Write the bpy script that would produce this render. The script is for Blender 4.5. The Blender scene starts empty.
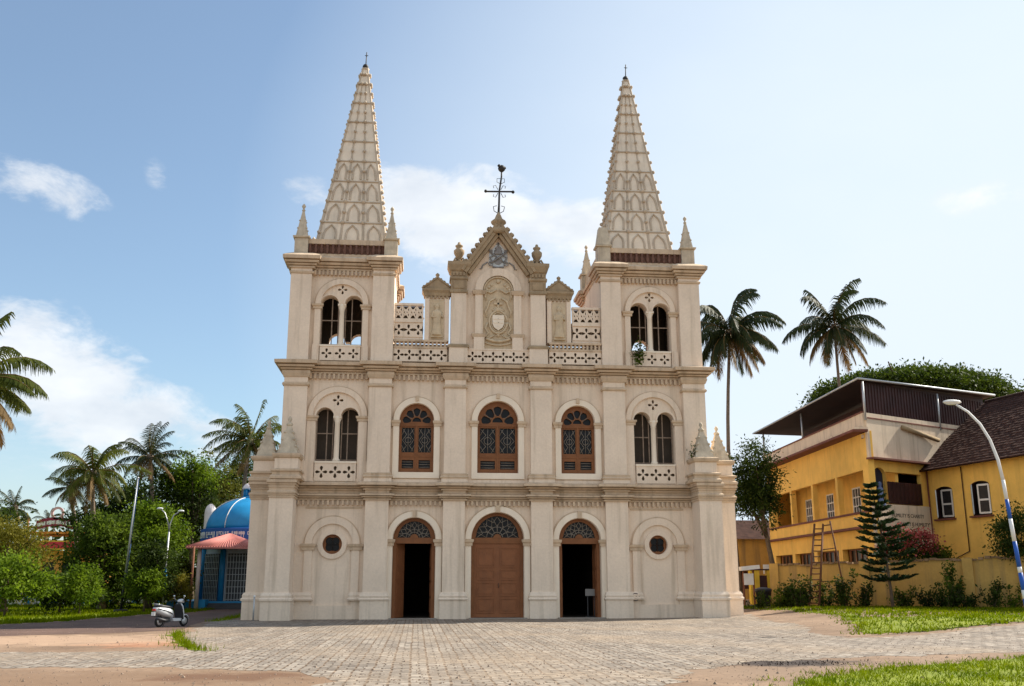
import bpy, bmesh, math, random
import numpy as np
from mathutils import Vector, Matrix, Euler
from mathutils.geometry import tessellate_polygon, delaunay_2d_cdt

S = bpy.context.scene
COL = S.collection
rad = math.radians

# ------------------------------------------------------------------ camera
cam_d = bpy.data.cameras.new('camera'); cam = bpy.data.objects.new('camera', cam_d); COL.objects.link(cam)
CX, CY, CH = -3.93, -49.3, 1.65
cam.location = (CX, CY, CH)
cam.rotation_euler = (Matrix.Rotation(rad(-5.39), 3, 'Z') @ Matrix.Rotation(rad(90 + 13.65), 3, 'X') @ Matrix.Rotation(-0.0012, 3, 'Z')).to_euler()
cam_d.sensor_width = 36; cam_d.lens = 990 / 1024 * 36
cam_d.clip_start = .1; cam_d.clip_end = 3000
S.camera = cam

# ------------------------------------------------------------------ light and sky
SHADOW = Vector((-1.08, -.42, -1)).normalized()       # direction the sunlight travels: high sun behind the church, from the right
sun_d = bpy.data.lights.new('sun', 'SUN'); sun_d.energy = 4.95; sun_d.angle = rad(.55); sun_d.color = (1, .93, .81)
sun = bpy.data.objects.new('sun', sun_d); COL.objects.link(sun); sun.location = (10, 30, 60)
sun.rotation_euler = SHADOW.to_track_quat('-Z', 'Y').to_euler()
W = bpy.data.worlds.new('World'); S.world = W; W.use_nodes = True
S.view_settings.view_transform = 'Standard'; S.view_settings.look = 'None'
S.view_settings.exposure = 0.80; S.view_settings.gamma = 1; S.view_settings.use_curve_mapping = False

def pixdir(px, py):
    v = Vector(((px - 512) / 990, -(py - 343) / 990, -1))
    return (cam.rotation_euler.to_matrix() @ v).normalized()

def sky():
    nt = W.node_tree; N = nt.nodes; L = nt.links; N.clear()
    out = N.new('ShaderNodeOutputWorld'); bg = N.new('ShaderNodeBackground'); bg.inputs['Strength'].default_value = .100
    st = N.new('ShaderNodeTexSky'); st.sky_type = 'NISHITA'; st.sun_disc = False
    st.sun_elevation = math.asin(-SHADOW.z); st.sun_rotation = math.atan2(-SHADOW.x, -SHADOW.y)
    st.air_density = 1.0; st.dust_density = 1.2; st.ozone_density = .35; st.altitude = 0
    tc = N.new('ShaderNodeTexCoord')
    def math_(op, a, b=None, clamp=False):
        n = N.new('ShaderNodeMath'); n.operation = op; n.use_clamp = clamp
        for i, v in enumerate((a, b)):
            if v is None: continue
            if isinstance(v, (int, float)): n.inputs[i].default_value = v
            else: L.new(v, n.inputs[i])
        return n.outputs[0]
    def dot(vec):
        n = N.new('ShaderNodeVectorMath'); n.operation = 'DOT_PRODUCT'
        L.new(tc.outputs['Generated'], n.inputs[0]); n.inputs[1].default_value = vec
        return n.outputs['Value']
    def blob(px, py, w, h, tilt=0, amp=1.0, az=None):
        c = pixdir(px, py) if az is None else Vector((math.sin(rad(az)) * math.cos(rad(px)), math.cos(rad(az)) * math.cos(rad(px)), math.sin(rad(px)))); r = c.cross(Vector((0, 0, 1))).normalized(); u = r.cross(c)
        a = rad(tilt); r2 = r * math.cos(a) + u * math.sin(a); u2 = u * math.cos(a) - r * math.sin(a)
        x = dot(r2 * (990 / w)); y = dot(u2 * (990 / h))
        d = math_('ADD', math_('MULTIPLY', x, x), math_('MULTIPLY', y, y))
        m = math_('SUBTRACT', 1.0, math_('MULTIPLY', d, .5))
        front = math_('GREATER_THAN', dot(c), 0)
        return math_('MULTIPLY', math_('MULTIPLY', math_('MAXIMUM', m, 0.0), amp), front)
    cum = [blob(80, 392, 100, 48, -30, 1.3), blob(25, 350, 60, 45, -10, 1.2), blob(165, 420, 65, 28, -10, 1.1), blob(450, 212, 100, 40, -4, 1.6), blob(560, 232, 75, 32, -4, 1.4),
           blob(310, 188, 26, 15, 0, .7), blob(45, 188, 48, 21, -12), blob(157, 174, 12, 20, 20, .38), blob(990, 195, 50, 20, 0, .55), blob(20, 430, 70, 40, 0, .55),
           blob(-220, 300, 130, 60), blob(1250, 260, 140, 60), blob(480, 265, 70, 30, 0, .7),
           # unseen white clouds added behind the camera as fill light for the facade
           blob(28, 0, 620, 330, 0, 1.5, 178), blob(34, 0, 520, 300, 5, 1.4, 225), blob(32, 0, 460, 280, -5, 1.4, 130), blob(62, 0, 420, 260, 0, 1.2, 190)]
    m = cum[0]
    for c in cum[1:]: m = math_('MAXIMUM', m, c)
    mp = N.new('ShaderNodeMapping'); mp.inputs['Scale'].default_value = (1, 1, 1.9); L.new(tc.outputs['Generated'], mp.inputs[0])
    nz = N.new('ShaderNodeTexNoise'); nz.inputs['Scale'].default_value = 12; nz.inputs['Detail'].default_value = 10; nz.inputs['Roughness'].default_value = .62
    nz.inputs['Distortion'].default_value = .25
    L.new(mp.outputs[0], nz.inputs['Vector'])
    den = math_('ADD', m, math_('MULTIPLY', math_('SUBTRACT', nz.outputs[0], .5), 3.6))
    mr = N.new('ShaderNodeMapRange'); mr.interpolation_type = 'SMOOTHSTEP'
    mr.inputs['From Min'].default_value = .22; mr.inputs['From Max'].default_value = 1.25
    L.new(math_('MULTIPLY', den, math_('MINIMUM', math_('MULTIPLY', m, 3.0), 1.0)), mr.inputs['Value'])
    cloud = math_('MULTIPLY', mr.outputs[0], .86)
    # thin high veil, thicker to the east (right)
    veil = math_('ADD', blob(1130, 280, 520, 420, -10, 1.1), blob(540, 640, 1100, 150, 0, .30))
    nv = N.new('ShaderNodeTexNoise'); nv.inputs['Scale'].default_value = 2.2; nv.inputs['Detail'].default_value = 5; L.new(mp.outputs[0], nv.inputs['Vector'])
    veil = math_('MULTIPLY', math_('ADD', veil, .10), math_('ADD', .62, math_('MULTIPLY', nv.outputs[0], .6)), True)
    nz2 = N.new('ShaderNodeTexNoise'); nz2.inputs['Scale'].default_value = 16; nz2.inputs['Detail'].default_value = 6; L.new(mp.outputs[0], nz2.inputs['Vector'])
    shade = N.new('ShaderNodeMapRange'); shade.inputs['From Min'].default_value = .3; shade.inputs['From Max'].default_value = .7
    L.new(nz2.outputs[0], shade.inputs['Value'])
    cc = N.new('ShaderNodeMix'); cc.data_type = 'RGBA'
    cc.inputs['A'].default_value = (4.6, 4.9, 5.3, 1); cc.inputs['B'].default_value = (6.2, 6.3, 6.4, 1); L.new(shade.outputs[0], cc.inputs['Factor'])
    m1 = N.new('ShaderNodeMix'); m1.data_type = 'RGBA'; m1.inputs['B'].default_value = (4.9, 5.5, 6.1, 1)
    tint = N.new('ShaderNodeMix'); tint.data_type = 'RGBA'; tint.blend_type = 'MULTIPLY'; tint.inputs['Factor'].default_value = 1; tint.inputs['B'].default_value = (.84, .96, 1.0, 1)
    L.new(st.outputs[0], tint.inputs['A']); L.new(tint.outputs['Result'], m1.inputs['A']); L.new(veil, m1.inputs['Factor'])
    m2 = N.new('ShaderNodeMix'); m2.data_type = 'RGBA'
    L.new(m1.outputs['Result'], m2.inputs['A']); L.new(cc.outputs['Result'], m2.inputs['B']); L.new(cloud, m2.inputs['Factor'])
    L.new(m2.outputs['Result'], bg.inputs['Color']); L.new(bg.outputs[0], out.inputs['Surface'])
sky()

# ------------------------------------------------------------------ materials
def mat(name, col, rough=.8, var=.12, vscale=1.5, bump=0, bscale=20, streak=0, stain=None, spec=.3, metal=0, fine=0, trans=0, alt=None):
    m = bpy.data.materials.new(name); m.use_nodes = True; nt = m.node_tree; N = nt.nodes; L = nt.links
    b = N['Principled BSDF']; b.inputs['Roughness'].default_value = rough; b.inputs['Specular IOR Level'].default_value = spec; b.inputs['Metallic'].default_value = metal
    geo = N.new('ShaderNodeNewGeometry')
    def noise(scale, detail=5, stretch=None):
        n = N.new('ShaderNodeTexNoise'); n.inputs['Scale'].default_value = scale; n.inputs['Detail'].default_value = detail; n.inputs['Roughness'].default_value = .6
        src = geo.outputs['Position']
        if stretch:
            mp = N.new('ShaderNodeMapping'); mp.inputs['Scale'].default_value = stretch; L.new(src, mp.inputs[0]); src = mp.outputs[0]
        L.new(src, n.inputs['Vector']); return n.outputs[0]
    def rng(s, a, b_, c=0, d=1):
        r = N.new('ShaderNodeMapRange'); L.new(s, r.inputs[0]); r.inputs[1].default_value = a; r.inputs[2].default_value = b_; r.inputs[3].default_value = c; r.inputs[4].default_value = d
        return r.outputs[0]
    def mix(f, a, b_, mode='MIX'):
        x = N.new('ShaderNodeMix'); x.data_type = 'RGBA'; x.blend_type = mode
        for k, v in (('Factor', f), ('A', a), ('B', b_)):
            if isinstance(v, (tuple, list)): x.inputs[k].default_value = (*v, 1) if len(v) == 3 else v
            elif isinstance(v, (int, float)): x.inputs[k].default_value = v
            else: L.new(v, x.inputs[k])
        return x.outputs['Result']
    hi = tuple(min(1, c * (1 + var)) for c in col); lo = tuple(c * (1 - var) for c in col)
    c = mix(rng(noise(vscale), .3, .7), lo, alt or hi)
    if fine: c = mix(rng(noise(vscale * 14, 4), .3, .7, 0, fine), c, tuple(x * .55 for x in col))
    if streak: c = mix(rng(noise(1.0, 6, (2.6, 2.6, .16)), .52, .78, 0, streak), c, stain or tuple(x * .55 for x in col))
    L.new(c, b.inputs['Base Color'])
    if bump:
        bp = N.new('ShaderNodeBump'); bp.inputs['Strength'].default_value = bump; bp.inputs['Distance'].default_value = .02
        L.new(noise(bscale, 6), bp.inputs['Height']); L.new(bp.outputs[0], b.inputs['Normal'])
    if trans:
        tr = N.new('ShaderNodeBsdfTranslucent'); L.new(c, tr.inputs['Color']); ms = N.new('ShaderNodeMixShader'); ms.inputs[0].default_value = trans
        L.new(b.outputs[0], ms.inputs[1]); L.new(tr.outputs[0], ms.inputs[2]); L.new(ms.outputs[0], N['Material Output'].inputs['Surface'])
    return m

PLASTER = mat('cream_plaster', (.84, .69, .545), .9, .07, .7, .35, 9, .85, (.47, .375, .275), fine=.22)
TRIM = mat('ochre_moulding', (.64, .49, .345), .9, .14, 2.2, .4, 14, .85, (.26, .19, .125), fine=.3)
PALE = mat('pale_surround', (.86, .745, .605), .9, .05, 1.2, .2, 12, .25, (.6, .5, .36))
SPIRE = mat('weathered_spire', (.57, .475, .37), .9, .14, 1.6, .4, 12, .6, (.33, .28, .22), fine=.25)
DKTRIM = mat('stained_moulding', (.40, .295, .185), .92, .2, 2.5, .4, 14, .7, (.14, .105, .075), fine=.4)
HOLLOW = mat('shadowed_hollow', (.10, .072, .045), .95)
GRILLE = mat('window_bars', (.26, .19, .14), .7, .3, 6)
PINN = mat('weathered_pinnacle', (.60, .51, .385), .9, .2, 3, .4, 12, .6, (.25, .19, .13), fine=.35)
RELIEF = mat('ochre_relief', (.63, .50, .34), .9, .16, 4, .4, 20, .4, (.34, .25, .16), fine=.25)
BLUEREL = mat('bluegrey_relief', (.27, .255, .25), .85, .25, 6, .3, 20, fine=.3)
BRICKRAIL = mat('maroon_rail', (.17, .085, .06), .8, .3, 5, .2, 20, fine=.3)
WOOD = mat('brown_wood', (.22, .085, .03), .55, .14, 3, .15, 30, .4, (.12, .05, .025))
DOORW = mat('door_wood', (.25, .095, .038), .6, .12, 2.5, .15, 30, .5, (.17, .07, .035))
LEAD = mat('leading', (.24, .205, .17), .6, .15)
GLASS = mat('dark_glass', (.008, .008, .010), .3, .5, 8, spec=.22)
INNER = mat('shaded_interior_plaster', (.06, .047, .036), .9)  # room shade put into the colour, so openings look dark
IRON = mat('black_iron', (.035, .032, .03), .6, .3, 6)
ROOFT = mat('nave_roof_tile', (.22, .09, .06), .8, .25, 3)
WHITE = mat('white_paint', (.78, .77, .74), .6, .06, 3, fine=.1)
BLUE = mat('blue_paint', (.018, .23, .48), .38, .10, 1.5, streak=.3)
DKBLUE = mat('dark_blue_paint', (.02, .09, .32), .5, .2)
STREETBLUE = mat('lamp_blue', (.02, .10, .42), .45, .15)
GREYM = mat('grey_metal', (.45, .46, .47), .4, .1, metal=.5)
DARKM = mat('dark_metal', (.05, .05, .055), .5, .2)
RUST = mat('rusty_steel', (.22, .085, .045), .8, .3, 8)
YELLOW = mat('yellow_plaster', (.88, .53, .12), .9, .12, .8, .25, 9, .5, (.48, .28, .08), fine=.1)
PINK = mat('buff_parapet', (.72, .58, .43), .9, .1, .9, .25, 9, .7, (.28, .2, .13), fine=.15)
REDTRIM = mat('red_oxide_trim', (.17, .06, .04), .8, .25, 3)
MAROON = mat('maroon_sheet', (.05, .018, .015), .6, .3, 1.2)
OCHREW = mat('compound_wall_plaster', (.55, .335, .095), .92, .14, .7, .3, 7, .85, (.20, .14, .08), fine=.25)
PINKTILE = mat('pink_roof_sheet', (.52, .19, .16), .6, .15, 2)
LADDERM = mat('ladder_wood', (.11, .045, .02), .8, .25, 6)
RUBBER = mat('tyre_rubber', (.018, .018, .018), .8, .2)
SCWHITE = mat('scooter_white', (.56, .58, .60), .3, .03, spec=.5)
SCBLACK = mat('scooter_black', (.02, .02, .022), .45, .2)
TAILRED = mat('red_lens', (.5, .02, .015), .2, .1, spec=.5)
CHROME = mat('chrome', (.6, .6, .6), .2, .05, metal=1)
BARK = mat('bark', (.12, .085, .055), .95, .3, 5, .5, 15)
PALMBARK = mat('palm_bark', (.17, .13, .095), .95, .25, 6, .6, 12)
LAMPGLASS = mat('lamp_glass', (.7, .72, .72), .2, .04, spec=.5)
def leaf(name, col, alt, trans=.35, rough=.65): return mat(name, col, rough, .35, .9, spec=.16, trans=trans, alt=alt, fine=.35)
PALML = leaf('palm_leaf', (.03, .06, .008), (.17, .18, .022), .4, .6)
PALMDK = leaf('palm_leaf_dark', (.018, .036, .011), (.055, .066, .018), .22, .55)
PALMDRY = leaf('palm_leaf_dry', (.16, .10, .035), (.28, .17, .06), .25)
LEAFMID = leaf('leaf_mid', (.022, .06, .008), (.17, .235, .018), .5)
LEAFDK = leaf('leaf_dark', (.012, .03, .006), (.085, .125, .014), .4)
LEAFBR = leaf('leaf_bright', (.045, .11, .006), (.25, .35, .018), .5)
LEAFYEL = leaf('leaf_yellowgreen', (.11, .12, .010), (.27, .22, .018))
LEAFOL = leaf('leaf_olive', (.04, .055, .008), (.20, .20, .025), .45)
PINEL = leaf('pine_needle', (.014, .04, .014), (.04, .075, .02), .15)
FLOWER = leaf('red_flower', (.42, .05, .05), (.62, .17, .15), .3)
GRASSM = mat('grass_blade', (.09, .165, .002), .9, .3, 1.1, spec=.03, trans=.5, alt=(.25, .28, .006), fine=.4)

# ------------------------------------------------------------------ mesh helpers
V2 = lambda p: Vector((p[0], p[1], 0))
ORG = {}
class MB:
    def __init__(s): s.v = []; s.f = []; s.sm = []
    def add(s, vs, fs, smooth=False):
        o = len(s.v); s.v += [tuple(p) for p in vs]; s.f += [tuple(i + o for i in f) for f in fs]; s.sm += [smooth] * len(fs); return s
    def box(s, x0, x1, y0, y1, z0, z1):
        return s.add([(x0, y0, z0), (x1, y0, z0), (x1, y1, z0), (x0, y1, z0), (x0, y0, z1), (x1, y0, z1), (x1, y1, z1), (x0, y1, z1)],
                     [(0, 3, 2, 1), (4, 5, 6, 7), (0, 1, 5, 4), (1, 2, 6, 5), (2, 3, 7, 6), (3, 0, 4, 7)])
    def obox(s, c, ux, uy, sx, sy, sz, uz=Vector((0, 0, 1))):
        c = Vector(c); ux = Vector(ux); uy = Vector(uy); vs = []
        for k in (-1, 1):
            for a, b in ((-1, -1), (1, -1), (1, 1), (-1, 1)): vs.append(c + ux * a * sx / 2 + uy * b * sy / 2 + uz * k * sz / 2)
        return s.add(vs, [(0, 3, 2, 1), (4, 5, 6, 7), (0, 1, 5, 4), (1, 2, 6, 5), (2, 3, 7, 6), (3, 0, 4, 7)])
    def plate(s, outer, holes=(), org=(0, 0, 0), u=(1, 0, 0), th=.1, w=(0, 0, 1)):
        """vertical plate: polygon in (u, w); front at org, thickness goes along n = w x u (for u=+X that is +Y)"""
        u = Vector(u); w = Vector(w); n = w.cross(u).normalized(); org = Vector(org)
        loops = [list(outer)] + [list(h) for h in holes]
        flat = [p for l in loops for p in l]
        def within(p, l):
            c = False; m = len(l)
            for i in range(m):
                (x1, y1), (x2, y2) = l[i], l[i - 1]
                if (y1 > p[1]) != (y2 > p[1]) and p[0] < (x2 - x1) * (p[1] - y1) / (y2 - y1) + x1: c = not c
            return c
        ed = []; b0 = 0
        for l in loops:
            ed += [(b0 + i, b0 + (i + 1) % len(l)) for i in range(len(l))]; b0 += len(l)
        r = delaunay_2d_cdt([Vector(p) for p in flat], ed, [], 0, 1e-6)
        back = [o[0] if o else None for o in r[3]]
        N = len(flat); P = [org + u * p[0] + w * p[1] for p in flat]
        fs = []
        for t in r[2]:
            c = sum((r[0][i] for i in t), Vector((0, 0))) / len(t)
            if not within(c, loops[0]) or any(within(c, h) for h in loops[1:]): continue
            t = [back[i] for i in t]
            if None in t: continue
            fs.append(tuple(t)); fs.append(tuple(i + N for i in t[::-1]))
        k = 0
        for li, l in enumerate(loops):
            m = len(l); ar = sum(l[i][0] * l[(i + 1) % m][1] - l[(i + 1) % m][0] * l[i][1] for i in range(m))
            ccw = ar > 0
            for i in range(m):
                a, b = k + i, k + (i + 1) % m
                q = (a, a + N, b + N, b)
                if ccw == (li != 0): q = q[::-1]
                fs.append(q)
            k += m
        return s.add(P + [p + n * th for p in P], fs)
    def sweep(s, prof, path, closed=False, cap=True):
        """profile (out, z) swept along a plan path; outward = right of travel"""
        n = len(path); P = [Vector((p[0], p[1])) for p in path]; offs = []
        for i in range(n):
            if closed: a, b = P[i - 1], P[(i + 1) % n]
            else: a, b = (P[i - 1] if i else None), (P[i + 1] if i < n - 1 else None)
            nn = []
            for q, r in ((a, P[i]), (P[i], b)):
                if q is not None and r is not None: d = (r - q).normalized(); nn.append(Vector((d.y, -d.x)))
            if len(nn) == 1: offs.append(nn[0])
            else:
                h = nn[0] + nn[1]; offs.append(h / max(.2, 1 + nn[0].dot(nn[1])))
        m = len(prof); vs = []
        for p, o in zip(P, offs):
            for q in prof: vs.append((p.x + o.x * q[0], p.y + o.y * q[0], q[1]))
        fs = []
        for i in range(n if closed else n - 1):
            for j in range(m):
                a = i * m + j; b = i * m + (j + 1) % m; c = ((i + 1) % n) * m + (j + 1) % m; d = ((i + 1) % n) * m + j
                fs.append((a, d, c, b))
        if not closed and cap: fs += [tuple(range(m)), tuple(range((n - 1) * m, n * m))[::-1]]
        return s.add(vs, fs)
    def lathe(s, prof, c=(0, 0, 0), seg=16, smooth=True, sx=1, sy=1, a0=0):
        vs = []; m = len(prof)
        for i in range(seg):
            a = a0 + 2 * math.pi * i / seg
            for r, z in prof: vs.append((c[0] + r * math.cos(a) * sx, c[1] + r * math.sin(a) * sy, c[2] + z))
        fs = []
        for i in range(seg):
            for j in range(m - 1):
                fs.append((i * m + j, ((i + 1) % seg) * m + j, ((i + 1) % seg) * m + j + 1, i * m + j + 1))
        fs += [tuple(i * m for i in range(seg))[::-1], tuple(i * m + m - 1 for i in range(seg))]
        return s.add(vs, fs, smooth)
    def tube(s, pts, r, seg=6, smooth=True):
        P = [Vector(p) for p in pts]; n = len(P); R = r if isinstance(r, (list, tuple)) else [r] * n
        vs = []; prev = None
        for i in range(n):
            d = ((P[min(i + 1, n - 1)] - P[max(i - 1, 0)])).normalized()
            if prev is None: prev = Vector((0, 0, 1)) if abs(d.z) < .9 else Vector((1, 0, 0))
            x = (prev - d * prev.dot(d))
            if x.length < 1e-5: x = d.orthogonal()
            x.normalize(); y = d.cross(x); prev = x
            for k in range(seg):
                a = 2 * math.pi * k / seg; vs.append(P[i] + (x * math.cos(a) + y * math.sin(a)) * R[i])
        fs = [(i * seg + k, i * seg + (k + 1) % seg, (i + 1) * seg + (k + 1) % seg, (i + 1) * seg + k) for i in range(n - 1) for k in range(seg)]
        fs += [tuple(range(seg))[::-1], tuple(range((n - 1) * seg, n * seg))]
        return s.add(vs, fs, smooth)
    def ball(s, c, r, seg=8, sz=1, sx=1, sy=1):
        pr = [(r * math.sin(math.pi * k / 6), -r * math.cos(math.pi * k / 6) * sz) for k in range(7)]
        pr[0] = (r * .02, pr[0][1]); pr[-1] = (r * .02, pr[-1][1])
        return s.lathe(pr, c, seg, True, sx, sy)
    def pyramid(s, x0, x1, y0, y1, z0, z1, top=.04):
        cx, cy = (x0 + x1) / 2, (y0 + y1) / 2
        return s.add([(x0, y0, z0), (x1, y0, z0), (x1, y1, z0), (x0, y1, z0), (cx - top, cy - top, z1), (cx + top, cy - top, z1), (cx + top, cy + top, z1), (cx - top, cy + top, z1)],
                     [(0, 3, 2, 1), (4, 5, 6, 7), (0, 1, 5, 4), (1, 2, 6, 5), (2, 3, 7, 6), (3, 0, 4, 7)])
    def xf(s, M):
        s.v = [tuple(M @ Vector(p)) for p in s.v]; return s
    def build(s, name, m, parent=None, org=None, local=False, fix=True):
        me = bpy.data.meshes.new(name)
        if parent is not None: o0 = Vector((0, 0, 0)) if local else ORG[parent.name]
        else: o0 = Vector(org or (0, 0, 0))
        me.from_pydata([Vector(p) - o0 for p in s.v] if o0.length else s.v, [], s.f)
        me.polygons.foreach_set('use_smooth', s.sm)
        if fix:
            bm = bmesh.new(); bm.from_mesh(me); bmesh.ops.recalc_face_normals(bm, faces=bm.faces); bm.to_mesh(me); bm.free()
        me.materials.append(m); me.update()
        o = bpy.data.objects.new(name, me); COL.objects.link(o)
        if parent is not None: o.parent = parent; ORG[o.name] = ORG[parent.name]
        else: o.location = o0; ORG[o.name] = o0
        return o

def build_sides(mb, name, mid, cx, m, parent):
    """one mesh for what stands left of cx, one for the right, one for what crosses the middle"""
    par = list(range(len(mb.v)))
    def find(a):
        while par[a] != a: par[a] = par[par[a]]; a = par[a]
        return a
    for f in mb.f:
        for i in f[1:]: par[find(i)] = find(f[0])
    ext = {}
    for i, v in enumerate(mb.v): r = find(i); lo, hi = ext.get(r, (1e9, -1e9)); ext[r] = (min(lo, v[0]), max(hi, v[0]))
    for side in (-1, 0, 1):
        sel = {r for r, (lo, hi) in ext.items() if (side == -1 and hi < cx) or (side == 1 and lo > cx) or (side == 0 and lo <= cx <= hi)}
        if not sel: continue
        q = MB(); mp = {}
        for i, v in enumerate(mb.v):
            if find(i) in sel: mp[i] = len(q.v); q.v.append(v)
        for f, sm in zip(mb.f, mb.sm):
            if f[0] in mp: q.f.append(tuple(mp[i] for i in f)); q.sm.append(sm)
        q.build(name if side else mid, m, parent)
def tag(o, label=None, cat=None, group=None, kind=None):
    if label: o['label'] = label
    if cat: o['category'] = cat
    if group: o['group'] = group
    if kind: o['kind'] = kind
    return o
def thing(name, label, cat, loc=(0, 0, 0), rz=0, group=None):
    o = bpy.data.objects.new(name, None); COL.objects.link(o); o.location = loc; o.rotation_euler = (0, 0, rz); o.empty_display_size = .3
    ORG[o.name] = Vector(loc); return tag(o, label, cat, group)

def arc(cx, cz, r, a0, a1, n=16): return [(cx + r * math.cos(rad(a0 + (a1 - a0) * i / n)), cz + r * math.sin(rad(a0 + (a1 - a0) * i / n))) for i in range(n + 1)]
def arch(cx, hw, z0, zs, n=16): return [(cx - hw, z0), (cx + hw, z0)] + arc(cx, zs, hw, 0, 180, n)
def rect(x0, x1, z0, z1): return [(x0, z0), (x1, z0), (x1, z1), (x0, z1)]
def ring(cx, cz, R, r, n=20): return arc(cx, cz, R, 0, 180, n) + arc(cx, cz, r, 180, 0, n)
def circ(cx, cz, r, n=24): return [(cx + r * math.cos(2 * math.pi * i / n), cz + r * math.sin(2 * math.pi * i / n)) for i in range(n)]
def twin(cx, off, hw, z0, zs):
    return [(cx - off - hw, z0), (cx + off + hw, z0)] + arc(cx + off, zs, hw, 0, 180, 12) + arc(cx - off, zs, hw, 0, 180, 12)
def quatre(cx, cz, R):
    out = []
    for k in range(4):
        a = k * math.pi / 2; ca, sa = math.cos(a), math.sin(a); out.append([])
        for (l, t) in ((.14, 0), (.42, -.17), (.72, -.27), (.95, -.17), (1.02, 0), (.95, .17), (.72, .27), (.42, .17)):
            out[-1].append((cx + R * (l * ca - t * sa), cz + R * (l * sa + t * ca)))
    return out
def mir(poly): return [(-p[0], p[1]) for p in poly][::-1]

# ------------------------------------------------------------------ terrain
def sst(t): t = max(0, min(1, t)); return t * t * (3 - 2 * t)
def gz(x, y): return .4 * sst((x - 9.5) / 7) * sst((y + 24) / 12)
def pix_ground(px, py):
    d = pixdir(px, py); t = -CH / d.z
    return (CX + d.x * t, CY + d.y * t)
rnd = random.Random(7)
def sheet(name, poly, off, m, step=1.2, jit=.12):
    pts = []
    for i in range(len(poly)):
        a = Vector(poly[i]); b = Vector(poly[(i + 1) % len(poly)]); n = max(1, min(120, int((b - a).length / .38)))
        for k in range(n):
            p = a.lerp(b, k / n)
            if k: p += Vector((rnd.uniform(-jit, jit), rnd.uniform(-jit, jit)))
            pts.append(p)
    nb = len(pts); xs = [p.x for p in pts]; ys = [p.y for p in pts]
    y = max(min(ys), -46); 
    while y < min(max(ys), 40):
        x = max(min(xs), -60)
        while x < min(max(xs), 60):
            if 8 < x < 18 and -26 < y < -10: pts.append(Vector((x + rnd.uniform(-.1, .1), y + rnd.uniform(-.1, .1))))
            x += step
        y += step
    r = delaunay_2d_cdt(pts, [], [list(range(nb))], 1, 1e-4)
    mb = MB(); mb.add([(p.x, p.y, gz(p.x, p.y) + off) for p in r[0]], [tuple(f) for f in r[2]])
    o = mb.build(name, m, fix=False); me = o.data
    if me.polygons and me.polygons[0].normal.z < 0: me.flip_normals()
    return tag(o, kind='structure')

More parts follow.
